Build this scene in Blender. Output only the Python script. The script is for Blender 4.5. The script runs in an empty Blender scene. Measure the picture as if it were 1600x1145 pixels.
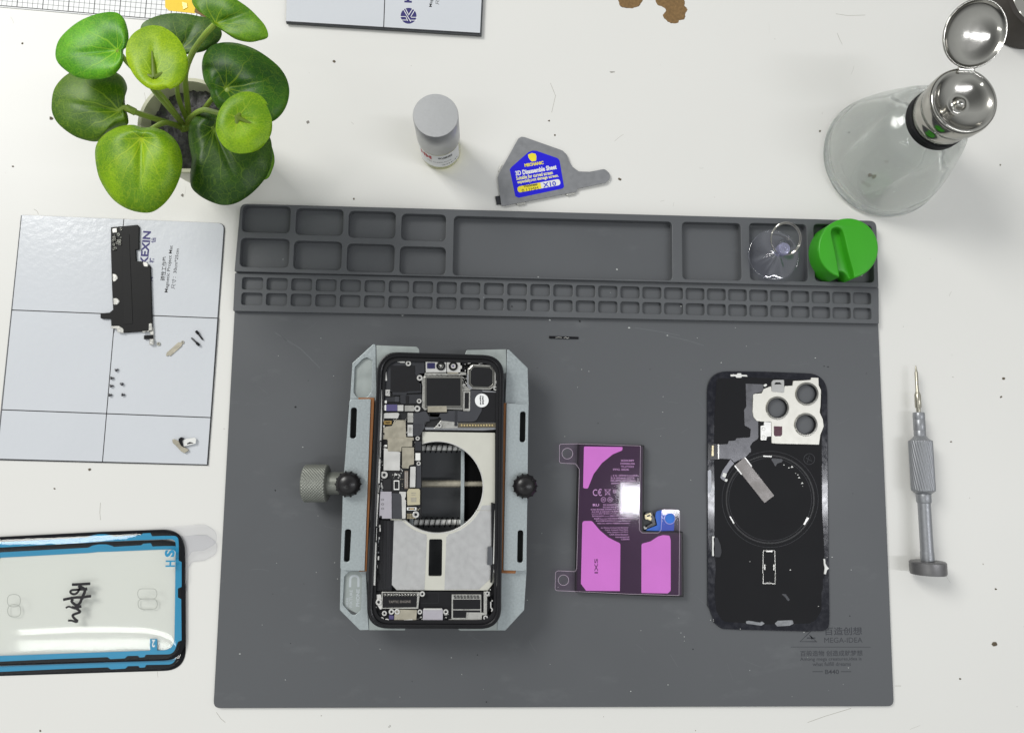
import bpy, bmesh, math, random
from mathutils import Vector, Matrix, noise as mnoise

random.seed(7)
SC = bpy.context.scene
COL = SC.collection

# ------------------------------------------------------------------ camera
FP, NX, NY, CAMZ = 1120.0, 752.0, 683.0, 455.0       # focal length in photo pixels, nadir pixel, height in mm
PW, PH = 1600.0, 1145.0
_d = Vector(((NX - PW/2)/FP, -(NY - PH/2)/FP, -1)).normalized()
ROT = _d.rotation_difference(Vector((0, 0, -1))).to_matrix()
cam = bpy.data.cameras.new('camera'); cam.sensor_width = 36; cam.lens = 36*FP/PW
cam.clip_start = 0.02; cam.clip_end = 20
camo = bpy.data.objects.new('camera', cam); COL.objects.link(camo)
camo.matrix_world = Matrix.Translation((0, 0, CAMZ*0.001)) @ ROT.to_4x4()
SC.camera = camo
SC.render.resolution_x = 1024; SC.render.resolution_y = 732
SC.view_settings.view_transform = 'Standard'
SC.view_settings.look = 'None'
SC.view_settings.exposure = 0.0
SC.view_settings.gamma = 1
SC.render.engine = 'CYCLES'
SC.cycles.use_denoising = True
SC.cycles.sample_clamp_indirect = 60; SC.cycles.max_bounces = 24; SC.cycles.transmission_bounces = 24
SC.cycles.transparent_max_bounces = 16

# ------------------------------------------------------------------ light: a workshop with LED battens overhead
w = bpy.data.worlds.new('World'); SC.world = w; w.use_nodes = True
# plain room surroundings: pale ceiling above, dimmer walls towards the horizon
_n = w.node_tree.nodes; _l = w.node_tree.links
_tc = _n.new('ShaderNodeTexCoord'); _s = _n.new('ShaderNodeSeparateXYZ'); _l.new(_tc.outputs['Generated'], _s.inputs[0])
_r = _n.new('ShaderNodeValToRGB'); _l.new(_s.outputs[2], _r.inputs[0])
for _k, (_p, _v) in enumerate(((0.08, 0.08), (0.45, 0.62), (0.76, 0.80), (0.90, 0.42), (0.98, 0.22))):   # darker straight above: whoever leans over the bench
    _e = _r.color_ramp.elements[_k] if _k < 2 else _r.color_ramp.elements.new(_p)
    _e.position = _p; _e.color = (_v*0.97, _v, _v, 1)
_l.new(_r.outputs[0], _n['Background'].inputs[0])
_n['Background'].inputs[1].default_value = 0.88

def area(name, loc, size, power, col, target=(0, 0, 0)):
    l = bpy.data.lights.new(name, 'AREA'); l.shape = 'RECTANGLE'; l.size, l.size_y = size
    l.energy = power; l.color = col
    o = bpy.data.objects.new(name, l); COL.objects.link(o)
    o.location = loc
    o.rotation_euler = (Vector(target) - Vector(loc)).to_track_quat('-Z', 'Y').to_euler()
    return o
area('ceiling_panel_left', (-1.45, 1.25, 1.75), (0.85, 0.85), 39, (1.0, 0.99, 0.955))
def down(name, loc, size, power, col):
    o = area(name, loc, size, power, col); o.rotation_euler = (0, 0, 0); return o
down('ceiling_batten_right', (1.12, -0.21, 2.0), (1.30, 0.10), 10, (0.95, 0.96, 1.0))
down('ceiling_batten_front', (-0.95, -0.72, 2.0), (1.1, 0.09), 3.5, (0.98, 1.0, 0.97))

# ------------------------------------------------------------------ helpers
def W(p, z):
    """the point of the plane at height z (mm) that is seen at photo pixel p"""
    r = ROT @ Vector(((p[0] - PW/2)/FP, -(p[1] - PH/2)/FP, -1))
    k = (CAMZ - z)/-r.z
    return Vector((r.x*k, r.y*k))
def K(z):                      # photo pixels per millimetre at height z
    return FP/(CAMZ - z)
class View:                    # a zoomed crop of the photograph used for measuring
    def __init__(s, ox, oy, k): s.ox, s.oy, s.k = ox, oy, k
    def px(s, p): return (s.ox + p[0]/s.k, s.oy + p[1]/s.k)
    def w(s, p, z): return W(s.px(p), z)
PX = View(0, 0, 1)

def lin(c):
    c = c/255.0
    return c/12.92 if c <= 0.04045 else ((c + 0.055)/1.055)**2.4
def rgb(r, g, b): return (lin(r), lin(g), lin(b), 1)

MATS = {}
def M(name, col, rough=0.5, metal=0.0, var=0.08, vs=250, bump=0.0, bs=1500, rv=0.0, coat=0.0, spec=0.5,
      trans=0.0, ior=1.45, sss=0.0, stretch=None, detail=4):
    m = bpy.data.materials.new(name); m.use_nodes = True; nt = m.node_tree; N = nt.nodes; L = nt.links
    b = N['Principled BSDF']; MATS[name] = m
    c = rgb(*col)
    b.inputs['Roughness'].default_value = rough; b.inputs['Metallic'].default_value = metal
    b.inputs['Coat Weight'].default_value = coat; b.inputs['Coat Roughness'].default_value = 0.05
    b.inputs['Specular IOR Level'].default_value = spec
    b.inputs['Transmission Weight'].default_value = trans; b.inputs['IOR'].default_value = ior
    if sss:
        b.inputs['Subsurface Weight'].default_value = sss; b.inputs['Subsurface Scale'].default_value = 0.002
    tc = N.new('ShaderNodeTexCoord'); mp = N.new('ShaderNodeMapping'); L.new(tc.outputs['Object'], mp.inputs[0])
    if stretch: mp.inputs['Scale'].default_value = stretch
    n = N.new('ShaderNodeTexNoise'); n.inputs['Scale'].default_value = vs; n.inputs['Detail'].default_value = detail
    L.new(mp.outputs[0], n.inputs['Vector'])
    mx = N.new('ShaderNodeMix'); mx.data_type = 'RGBA'
    mx.inputs[6].default_value = tuple(x*(1 - var*1.6) for x in c[:3]) + (1,)
    mx.inputs[7].default_value = tuple(min(1, x*(1 + var*1.6)) for x in c[:3]) + (1,)
    L.new(n.outputs[0], mx.inputs[0]); L.new(mx.outputs[2], b.inputs['Base Color'])
    if rv:
        r = N.new('ShaderNodeMapRange'); r.inputs[3].default_value = max(0.02, rough - rv); r.inputs[4].default_value = rough + rv
        r.inputs[1].default_value = 0.3; r.inputs[2].default_value = 0.7
        L.new(n.outputs[0], r.inputs[0]); L.new(r.outputs[0], b.inputs['Roughness'])
    if bump:
        n2 = N.new('ShaderNodeTexNoise'); n2.inputs['Scale'].default_value = bs; n2.inputs['Detail'].default_value = 3
        L.new(mp.outputs[0], n2.inputs['Vector'])
        bp = N.new('ShaderNodeBump'); bp.inputs['Strength'].default_value = bump; bp.inputs['Distance'].default_value = 0.0002
        L.new(n2.outputs[0], bp.inputs['Height']); L.new(bp.outputs[0], b.inputs['Normal'])
        if coat: L.new(bp.outputs[0], b.inputs['Coat Normal'])
    return m

def film(name, tint, gloss=0.12, rough=0.03, bump=0.0, bs=40):
    """a thin clear plastic sheet: light passes straight through, tinted, with a real Fresnel sheen"""
    m = bpy.data.materials.new(name); m.use_nodes = True; nt = m.node_tree; N = nt.nodes; L = nt.links
    N.remove(N['Principled BSDF']); out = N['Material Output']
    t = N.new('ShaderNodeBsdfTransparent'); t.inputs[0].default_value = rgb(*tint)
    g = N.new('ShaderNodeBsdfGlossy'); g.inputs['Roughness'].default_value = rough
    f = N.new('ShaderNodeFresnel')
    gm = N.new('ShaderNodeNewGeometry'); io = N.new('ShaderNodeMix'); io.inputs[2].default_value = 1.5; io.inputs[3].default_value = 1/1.5
    L.new(gm.outputs['Backfacing'], io.inputs[0]); L.new(io.outputs[0], f.inputs[0])      # same sheen from both sides of a thin sheet
    ad = N.new('ShaderNodeMath'); ad.operation = 'ADD'; ad.inputs[1].default_value = gloss; ad.use_clamp = True
    mx = N.new('ShaderNodeMixShader')
    L.new(f.outputs[0], ad.inputs[0]); L.new(ad.outputs[0], mx.inputs[0]); L.new(t.outputs[0], mx.inputs[1]); L.new(g.outputs[0], mx.inputs[2])
    if bump:
        tc = N.new('ShaderNodeTexCoord'); n2 = N.new('ShaderNodeTexNoise'); n2.inputs['Scale'].default_value = bs
        L.new(tc.outputs['Object'], n2.inputs['Vector'])
        bp = N.new('ShaderNodeBump'); bp.inputs['Strength'].default_value = bump; bp.inputs['Distance'].default_value = 0.002
        L.new(n2.outputs[0], bp.inputs['Height']); L.new(bp.outputs[0], g.inputs['Normal']); L.new(bp.outputs[0], f.inputs['Normal'])
    L.new(mx.outputs[0], out.inputs[0]); MATS[name] = m
    return m

def thin_glass(m, tint, amount):
    """let part of the light pass straight through a glass wall"""
    nt = m.node_tree; N = nt.nodes; L = nt.links; b = N['Principled BSDF']; out = N['Material Output']
    t = N.new('ShaderNodeBsdfTransparent'); t.inputs[0].default_value = rgb(*tint)
    mx = N.new('ShaderNodeMixShader'); mx.inputs[0].default_value = amount
    L.new(b.outputs[0], mx.inputs[1]); L.new(t.outputs[0], mx.inputs[2]); L.new(mx.outputs[0], out.inputs[0])

# ---- geometry makers: all return a list of (verts in mm, faces, smooth) chunks
def rnd(pts, r=0.0, n=5):
    """round the corners of a closed outline; a point may carry its own radius as a third value"""
    out = []; m = len(pts)
    for i, p in enumerate(pts):
        rr = p[2] if len(p) > 2 else r
        c = Vector(p[:2]); a = Vector(pts[i-1][:2]) - c; b = Vector(pts[(i+1) % m][:2]) - c
        if rr <= 0 or a.length < 1e-6 or b.length < 1e-6: out.append(tuple(c)); continue
        an = a.angle(b, 0)
        if an > 3.05 or an < 0.05: out.append(tuple(c)); continue
        t = min(rr/math.tan(an/2), a.length*0.48, b.length*0.48)
        p0 = c + a.normalized()*t; p1 = c + b.normalized()*t
        for k in range(n + 1):
            s = k/n
            out.append(tuple(p0*(1-s)**2 + c*2*s*(1-s)*1.0 + p1*s*s))
    return out
def rect(x0, y0, x1, y1): return [(x0, y0), (x1, y0), (x1, y1), (x0, y1)]
def circ(cx, cy, r, n=40, ry=None): return [(cx + r*math.cos(2*math.pi*k/n), cy + (ry or r)*math.sin(2*math.pi*k/n)) for k in range(n)]
def smooth_closed(pts, n=5):
    out = []; m = len(pts)
    for i in range(m):
        p0, p1, p2, p3 = (Vector(pts[(i + k - 1) % m]) for k in range(4))
        for k in range(n):
            t = k/n
            out.append(tuple(0.5*((2*p1) + (p2-p0)*t + (2*p0-5*p1+4*p2-p3)*t*t + (3*p1-p0-3*p2+p3)*t**3)))
    return out
def smooth_open(pts, n=6):
    P = [Vector(p) for p in pts]; P = [P[0]*2 - P[1]] + P + [P[-1]*2 - P[-2]]; out = []
    for i in range(1, len(P) - 2):
        p0, p1, p2, p3 = P[i-1:i+3]
        for k in range(n):
            t = k/n
            out.append(0.5*((2*p1) + (p2-p0)*t + (2*p0-5*p1+4*p2-p3)*t*t + (3*p1-p0-3*p2+p3)*t**3))
    out.append(P[-2]); return out

def area2(pts): return sum(pts[i-1][0]*pts[i][1] - pts[i][0]*pts[i-1][1] for i in range(len(pts)))
def plate(loops, z0, z1, bev=0.0):
    """extruded outline with holes; loops are lists of (x, y) in mm, the first is the outer one"""
    cu = bpy.data.curves.new('t', 'CURVE'); cu.dimensions = '2D'; cu.fill_mode = 'BOTH'
    for j, lp in enumerate(loops):
        lp = list(lp)
        if (area2(lp) > 0) != (j == 0): lp = lp[::-1]
        s = cu.splines.new('POLY'); s.points.add(len(lp) - 1); s.use_cyclic_u = True
        for q, p in zip(s.points, lp): q.co = (p[0], p[1], 0, 1)
    h = (z1 - z0)/2; bev = min(bev, h*0.95)
    cu.extrude = h - bev
    if bev > 0: cu.bevel_depth = bev; cu.bevel_resolution = 4 if bev > 1.2 else 1; cu.offset = -bev
    o = bpy.data.objects.new('t', cu); COL.objects.link(o)
    me = bpy.data.meshes.new_from_object(o.evaluated_get(bpy.context.evaluated_depsgraph_get()))
    vs = [(v.co.x, v.co.y, v.co.z + (z0 + z1)/2) for v in me.vertices]; fs = [tuple(p.vertices) for p in me.polygons]
    bpy.data.objects.remove(o); bpy.data.curves.remove(cu); bpy.data.meshes.remove(me)
    return [(vs, fs, False)]
def top_only(ch):
    out = []
    for vs, fs, s in ch:
        zt = max(v[2] for v in vs); out.append((vs, [f for f in fs if all(vs[i][2] > zt - 1e-5 for i in f)], s))
    return out
def sheet(pts, z): return [([(p[0], p[1], z) for p in pts], [tuple(range(len(pts)))], False)]
def box(x0, y0, z0, x1, y1, z1): return plate([[(x0, y0), (x1, y0), (x1, y1), (x0, y1)]], z0, z1)
def lathe(prof, n=48, M4=None, rf=None, smooth=True, cap=True):
    """profile of (radius, height); rf(i, angle) multiplies the radius"""
    vs, fs = [], []
    for i, (r, z) in enumerate(prof):
        for k in range(n):
            a = 2*math.pi*k/n; q = r*(rf(i, a) if rf else 1)
            vs.append(Vector((q*math.cos(a), q*math.sin(a), z)))
    for i in range(len(prof) - 1):
        for k in range(n):
            k2 = (k + 1) % n
            fs.append((i*n + k, i*n + k2, (i+1)*n + k2, (i+1)*n + k))
    if cap:
        fs.append(tuple(range(n))[::-1]); fs.append(tuple((len(prof)-1)*n + k for k in range(n)))
    if M4: vs = [M4 @ v for v in vs]
    return [([tuple(v) for v in vs], fs, smooth)]
def tube(pts, r, n=8, closed=False, flat=1.0, taper=None):
    P = [Vector(p) for p in pts]; vs, fs = [], []; m = len(P)
    up = Vector((0, 0, 1)); prev = None
    for i, p in enumerate(P):
        a = P[(i-1) % m] if (closed or i) else p; b = P[(i+1) % m] if (closed or i < m-1) else p
        t = (b - a).normalized()
        s = t.cross(up)
        if s.length < 0.05: s = prev or t.orthogonal()
        s.normalize()
        if prev is not None and s.dot(prev) < 0: s = -s
        prev = s.copy(); u = s.cross(t).normalized()
        rr = r*(taper(i/(m-1)) if taper else 1)
        for k in range(n):
            an = 2*math.pi*k/n
            vs.append(p + s*rr*math.cos(an) + u*rr*flat*math.sin(an))
    for i in range(m if closed else m - 1):
        j = (i + 1) % m
        for k in range(n):
            k2 = (k+1) % n; fs.append((i*n+k, i*n+k2, j*n+k2, j*n+k))
    if not closed: fs.append(tuple(range(n))[::-1]); fs.append(tuple((m-1)*n+k for k in range(n)))
    return [([tuple(v) for v in vs], fs, True)]
def xf(chunks, M4): return [([tuple(M4 @ Vector(v)) for v in vs], fs, s) for vs, fs, s in chunks]
def text(s, c, w, h, z, ang=0.0, bold=0.0, t=0.04, spacing=1.0):
    """lettering fitted into w x h mm around c, turned by ang degrees"""
    cu = bpy.data.curves.new('t', 'FONT'); cu.body = s; cu.align_x = 'CENTER'; cu.resolution_u = 3; cu.space_character = spacing
    cu.offset = bold
    o = bpy.data.objects.new('t', cu); COL.objects.link(o)
    me = bpy.data.meshes.new_from_object(o.evaluated_get(bpy.context.evaluated_depsgraph_get()))
    V = [v.co.copy() for v in me.vertices]; fs = [tuple(p.vertices) for p in me.polygons]
    bpy.data.objects.remove(o); bpy.data.curves.remove(cu); bpy.data.meshes.remove(me)
    if not V: return []
    x0, x1 = min(v.x for v in V), max(v.x for v in V); y0, y1 = min(v.y for v in V), max(v.y for v in V)
    ca, sa = math.cos(math.radians(ang)), math.sin(math.radians(ang)); vs = []
    for v in V:
        x = ((v.x - x0)/(x1 - x0) - 0.5)*w; y = ((v.y - y0)/(y1 - y0) - 0.5)*h
        vs.append((c[0] + x*ca - y*sa, c[1] + x*sa + y*ca, z))
    return [(vs, fs, False)]
def stroke(pts, wd, z):
    """flat ribbon along a polyline, mm"""
    P = [Vector(p[:2]) for p in pts]; L_, R_ = [], []
    for i, p in enumerate(P):
        t = (P[min(i+1, len(P)-1)] - P[max(i-1, 0)]).normalized(); n = Vector((-t.y, t.x))*wd/2
        L_.append(p + n); R_.append(p - n)
    vs = [(a.x, a.y, z) for a in L_] + [(a.x, a.y, z) for a in R_]; m = len(P)
    return [(vs, [(i, i+1, m+i+1, m+i) for i in range(m-1)], False)]

ORG = {}
def obj(name, chunks, mat, parent=None, loc=None, sharp=35, mats=None):
    """one mesh object; world mm in, metres out; its origin at its own middle (or loc)"""
    allv = [v for c in chunks for v in c[0]]
    if not allv: return None
    if loc is None:
        mn = [min(v[i] for v in allv) for i in range(3)]; mxx = [max(v[i] for v in allv) for i in range(3)]
        loc = ((mn[0]+mxx[0])/2, (mn[1]+mxx[1])/2, mn[2])
    vs, fs, sm = [], [], []
    for cv, cf, s in chunks:
        b = len(vs); vs += [((v[0]-loc[0])*.001, (v[1]-loc[1])*.001, (v[2]-loc[2])*.001) for v in cv]
        fs += [tuple(i + b for i in f) for f in cf]; sm += [s]*len(cf)
    me = bpy.data.meshes.new(name); me.from_pydata(vs, [], fs)
    for p, s in zip(me.polygons, sm): p.use_smooth = s
    bm = bmesh.new(); bm.from_mesh(me); bmesh.ops.remove_doubles(bm, verts=bm.verts, dist=1e-7)
    bmesh.ops.recalc_face_normals(bm, faces=bm.faces); bm.to_mesh(me); bm.free()
    if any(sm): me.set_sharp_from_angle(angle=math.radians(sharp))
    me.materials.append(mat)
    o = bpy.data.objects.new(name, me); COL.objects.link(o)
    base = ORG.get(parent, (0, 0, 0)) if parent else (0, 0, 0)
    o.parent = parent
    o.location = tuple((loc[i] - base[i])*.001 for i in range(3)); ORG[o] = tuple(loc)
    return o
def tag(o, label, cat, group=None, kind=None):
    if label: o['label'] = label
    if cat: o['category'] = cat
    if group: o['group'] = group
    if kind: o['kind'] = kind
    return o
def thing(name, label, cat, loc, group=None):
    o = bpy.data.objects.new(name, None); COL.objects.link(o); o.empty_display_size = 0.02
    o.location = tuple(x*.001 for x in loc); ORG[o] = tuple(loc)
    return tag(o, label, cat, group)
def pl(name, view, pts, z0, z1, mat, parent, bev=0.12, r=0.0, holes=(), n=4):
    """a plate traced in a zoomed view; its outline holds at its top face"""
    if len(pts) == 4 and not isinstance(pts[0], (tuple, list)): pts = rect(*pts)
    loops = [[view.w(p, z1) for p in rnd(pts, r, n)]] + [[view.w(p, z1) for p in rnd(h, 0)] for h in holes]
    return obj(name, plate(loops, z0, z1, bev), mat, parent)
def plc(view, pts, z0, z1, bev=0.12, r=0.0, holes=(), n=4):
    if len(pts) == 4 and not isinstance(pts[0], (tuple, list)): pts = rect(*pts)
    return plate([[view.w(p, z1) for p in rnd(pts, r, n)]] + [[view.w(p, z1) for p in rnd(h, 0)] for h in holes], z0, z1, bev)
def txt(view, s, c, w, h, z, ang=0.0, bold=0.0, spacing=1.0):
    k = view.k*K(z)
    return text(s, view.w(c, z), w/k, h/k, z, ang, bold, spacing=spacing)
def strk(view, pts, wd, z): return stroke([view.w(p, z) for p in pts], wd/(view.k*K(z)), z)

# ------------------------------------------------------------------ materials
def desk_material():
    m = M('white_laminate', (222, 221, 217), 0.38, var=0.012, vs=9, bump=0.02, bs=2500, spec=0.4)
    nt = m.node_tree; N = nt.nodes; L = nt.links; b = N['Principled BSDF']
    old = b.inputs['Base Color'].links[0].from_socket
    tc = N.new('ShaderNodeTexCoord')
    def spots(scale, rad, density, stretch=(1, 1, 1)):
        mp = N.new('ShaderNodeMapping'); mp.inputs['Scale'].default_value = stretch; L.new(tc.outputs['Object'], mp.inputs[0])
        wn = N.new('ShaderNodeTexNoise'); wn.inputs['Scale'].default_value = 700; L.new(mp.outputs[0], wn.inputs['Vector'])
        add = N.new('ShaderNodeMix'); add.data_type = 'VECTOR'; add.inputs[0].default_value = 0.0016
        L.new(mp.outputs[0], add.inputs[4]); L.new(wn.outputs['Color'], add.inputs[5])
        v = N.new('ShaderNodeTexVoronoi'); v.inputs['Scale'].default_value = scale; L.new(add.outputs[1], v.inputs['Vector'])
        lt = N.new('ShaderNodeMath'); lt.operation = 'LESS_THAN'; lt.inputs[1].default_value = rad; L.new(v.outputs['Distance'], lt.inputs[0])
        s = N.new('ShaderNodeSeparateColor'); L.new(v.outputs['Color'], s.inputs[0])
        g = N.new('ShaderNodeMath'); g.operation = 'GREATER_THAN'; g.inputs[1].default_value = 1 - density; L.new(s.outputs[0], g.inputs[0])
        mu = N.new('ShaderNodeMath'); mu.operation = 'MULTIPLY'; L.new(lt.outputs[0], mu.inputs[0]); L.new(g.outputs[0], mu.inputs[1])
        m2 = N.new('ShaderNodeMath'); m2.operation = 'MULTIPLY'; L.new(mu.outputs[0], m2.inputs[0]); L.new(s.outputs[1], m2.inputs[1])
        return m2.outputs[0]
    cur = old
    for args, col in (((90, 0.035, 0.22), (140, 132, 116)), ((60, 0.035, 0.28, (1, 0.12, 1)), (130, 125, 112)), ((50, 0.035, 0.22, (0.15, 1, 1)), (135, 130, 120)), ((38, 0.04, 0.3), (62, 52, 36)), ((24, 0.018, 0.25, (.35, 1, 1)), (110, 104, 94))):
        mx = N.new('ShaderNodeMix'); mx.data_type = 'RGBA'; mx.inputs[7].default_value = rgb(*col)
        L.new(spots(*args), mx.inputs[0]); L.new(cur, mx.inputs[6]); cur = mx.outputs[2]
    L.new(cur, b.inputs['Base Color'])
    return m
def silicone_material():
    m = M('grey_silicone', (86, 88, 91), 0.46, var=0.05, vs=14, bump=0.05, bs=3000, rv=0.05, spec=0.5)
    nt = m.node_tree; N = nt.nodes; L = nt.links; b = N['Principled BSDF']
    old = b.inputs['Base Color'].links[0].from_socket
    tc = N.new('ShaderNodeTexCoord'); v = N.new('ShaderNodeTexVoronoi'); v.inputs['Scale'].default_value = 120
    L.new(tc.outputs['Object'], v.inputs['Vector'])
    lt = N.new('ShaderNodeMath'); lt.operation = 'LESS_THAN'; lt.inputs[1].default_value = 0.03; L.new(v.outputs['Distance'], lt.inputs[0])
    s = N.new('ShaderNodeSeparateColor'); L.new(v.outputs['Color'], s.inputs[0])
    g = N.new('ShaderNodeMath'); g.operation = 'GREATER_THAN'; g.inputs[1].default_value = 0.85; L.new(s.outputs[0], g.inputs[0])
    mu = N.new('ShaderNodeMath'); mu.operation = 'MULTIPLY'; L.new(lt.outputs[0], mu.inputs[0]); L.new(g.outputs[0], mu.inputs[1])
    mx = N.new('ShaderNodeMix'); mx.data_type = 'RGBA'; mx.inputs[7].default_value = rgb(175, 180, 180)
    L.new(mu.outputs[0], mx.inputs[0]); L.new(old, mx.inputs[6])
    # faint chalky smears
    mp = N.new('ShaderNodeMapping'); mp.inputs['Scale'].default_value = (1, 2.2, 1); mp.inputs['Rotation'].default_value = (0, 0, 0.5); L.new(tc.outputs['Object'], mp.inputs[0])
    n = N.new('ShaderNodeTexNoise'); n.inputs['Scale'].default_value = 22; n.inputs['Detail'].default_value = 8; n.inputs['Roughness'].default_value = 0.65; L.new(mp.outputs[0], n.inputs['Vector'])
    mr = N.new('ShaderNodeMapRange'); mr.inputs[1].default_value = 0.58; mr.inputs[2].default_value = 0.85; mr.inputs[4].default_value = 0.34; L.new(n.outputs[0], mr.inputs[0])
    m2 = N.new('ShaderNodeMix'); m2.data_type = 'RGBA'; m2.inputs[7].default_value = rgb(125, 128, 130)
    L.new(mr.outputs[0], m2.inputs[0]); L.new(mx.outputs[2], m2.inputs[6]); L.new(m2.outputs[2], b.inputs['Base Color'])
    return m
DESK = desk_material(); SIL = silicone_material()
INK = M('grey_print', (50, 52, 58), 0.5); NAVY = M('navy_print', (45, 40, 105), 0.5); BLK = M('black_print', (28, 28, 32), 0.5)
MARK = M('marker_ink', (22, 18, 24), 0.35)
WFILM = M('white_magnetic_film', (205, 208, 213), 0.2, var=0.02, vs=20, bump=0.5, bs=260, spec=0.6)
MAGN = M('magnet_edge', (70, 72, 75), 0.6)
PAPER = M('white_paper', (235, 236, 236), 0.5, var=0.02)
YEL = M('yellow_tape', (238, 200, 20), 0.5, var=0.05)
BROWN = M('bare_board', (125, 98, 62), 0.85, var=0.35, vs=500, bump=0.6, bs=900)
POT = M('cream_pot', (205, 203, 178), 0.45, var=0.04, vs=60, bump=0.1, bs=500)
SOIL = M('grey_soil', (92, 90, 92), 0.9, var=0.5, vs=500, bump=1.0, bs=1200)
ZINC = M('zinc_plate', (166, 174, 176), 0.42, metal=0.5, var=0.13, vs=900, bump=0.15, bs=1500, rv=0.06)
ZINC2 = M('zinc_plate_worn', (160, 167, 165), 0.45, metal=0.45, var=0.1, vs=120, bump=0.15, bs=1200, rv=0.08)
STEEL = M('polished_steel', (172, 170, 164), 0.14, metal=1, var=0.06, vs=60, rv=0.06)
SILVER = M('silver_metal', (196, 195, 190), 0.3, metal=0.6, var=0.06, vs=400, rv=0.08)
PATCH = M('brushed_plate', (192, 192, 192), 0.4, metal=0.55, var=0.06, vs=260, rv=0.05, bump=0.35, bs=230)
BRIGHT = M('bright_plate', (214, 213, 210), 0.34, metal=0.4, var=0.04, vs=160, rv=0.08, bump=0.05, bs=600)
BEIGE = M('beige_plate', (203, 202, 192), 0.5, metal=0.25, var=0.04, vs=150)
TAN = M('tan_shield', (176, 170, 154), 0.36, metal=0.5, var=0.08, vs=300, rv=0.08)
LILAC = M('lilac_metal', (184, 180, 188), 0.35, metal=0.4, var=0.06, vs=300)
GOLD = M('gold_contact', (190, 160, 100), 0.35, metal=0.8, var=0.2, vs=900)
WHT = M('white_plastic', (225, 225, 222), 0.45)
CHAR = M('matte_black', (22, 22, 25), .6, var=.1, vs=300, spec=.3)
BLACK = M('gloss_black', (17, 17, 20), 0.22, var=0.1)
DARK = M('dark_grey_plastic', (40, 41, 46), 0.45, var=0.12, vs=300)
FLEX = M('grey_flex', (62, 63, 68), 0.38, var=0.1, vs=200)
PCB = M('black_board', (24, 24, 27), 0.5, var=0.3, vs=1500)
PURPLE = M('purple_plug', (82, 76, 118), 0.35, var=0.05)
ORANGE = M('orange_rubber', (140, 90, 48), 0.6, var=0.1)
ALU = M('grey_aluminium', (150, 152, 156), 0.38, metal=0.5, var=0.05, vs=700, rv=0.05)
BRASS = M('pale_brass', (178, 168, 138), 0.3, metal=0.9, var=0.1)
GUN = M('gunmetal', (138, 140, 133), 0.38, metal=0.55, var=0.08, vs=400)
KNOB = M('black_knob', (24, 22, 24), 0.3, var=0.1)
GREEN = M('green_rubber', (58, 160, 30), .36, var=0.04, vs=60, bump=0.06, bs=600, spec=0.45)

# ------------------------------------------------------------------ the setting: a white worktop
desk = obj('tabletop', box(-900, -700, -25, 900, 700, 0), DESK, loc=(0, 0, 0)); tag(desk, 'white laminate worktop with small scratches and specks', 'tabletop', kind='structure')
def ragged(pts, amp, seed):
    P = smooth_closed(pts, 6); out = []
    for i, p in enumerate(P):
        q = mnoise.noise(Vector((p[0]*1.3, p[1]*1.3, seed)))*amp + random.uniform(-amp, amp)*.35
        c = Vector((sum(a[0] for a in P)/len(P), sum(a[1] for a in P)/len(P))); v = Vector(p[:2]) - c
        out.append(tuple(c + v*(1 + q/max(v.length, 1))))
    return out
SPOT = View(940, 0, 10)
for pts in ([(260, -150), (270, 50), (330, 115), (450, 130), (560, 105), (610, 60), (650, -20), (560, -150)],
            [(850, -150), (860, 60), (940, 105), (1010, 160), (960, 250), (1010, 320), (1080, 362), (1190, 362), (1210, 325), (1290, 300), (1310, 210), (1340, 150), (1300, 100), (1290, 20), (1260, -150)]):
    P = ragged(pts, 14, 3)
    o = obj('chipped_patch', plate([[SPOT.w(p, 0.06) for p in P]], 0.01, 0.06), BROWN, desk)
    o['label'] = 'patch where the white laminate has chipped off the brown board'
    e_ = obj('chipped_edge', plate([[SPOT.w((c_[0], c_[1]), .03) for c_ in ragged(P[::6], 10, 8)]], 0.004, .03), M('dark_board_edge', (52, 40, 28), .9), o)

# fine wear on the worktop: hairline scratches, crumbs
rw = random.Random(21)
SCR = M('scratch_grime', (172, 169, 160), .6, var=.2, vs=900)
ch = []
for k in range(20):
    x, y = rw.uniform(0, 1600), rw.choice([rw.uniform(60, 330), rw.uniform(730, 1140), rw.uniform(0, 1145)]); L_ = rw.uniform(4, 26); a = rw.uniform(0, math.pi); c_ = rw.uniform(-.4, .4)
    P = [(x + L_*t*math.cos(a + c_*t), y + L_*t*math.sin(a + c_*t)) for t in (0, .25, .5, .75, 1)]
    ch += stroke([W(p, 0) for p in P], rw.uniform(.10, .22), .008)
for P in ([(1262, 1128), (1290, 1118), (1330, 1106)], [(338, 1112), (345, 1122), (352, 1128)], [(157, 785), (156, 800), (157, 812)], [(1308, 52), (1312, 62), (1316, 70)], [(1306, 22), (1325, 25), (1352, 24)], [(53, 327), (58, 330), (60, 335)], [(1398, 1071), (1408, 1071)], [(860, 130), (868, 150), (862, 176)]): ch += stroke([W(p, 0) for p in P], .3, .008)
obj('hairline_scratches', ch, SCR, desk)
CRB = M('dark_crumb', (92, 82, 66), .8, var=.3, vs=900); ch = []
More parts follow.
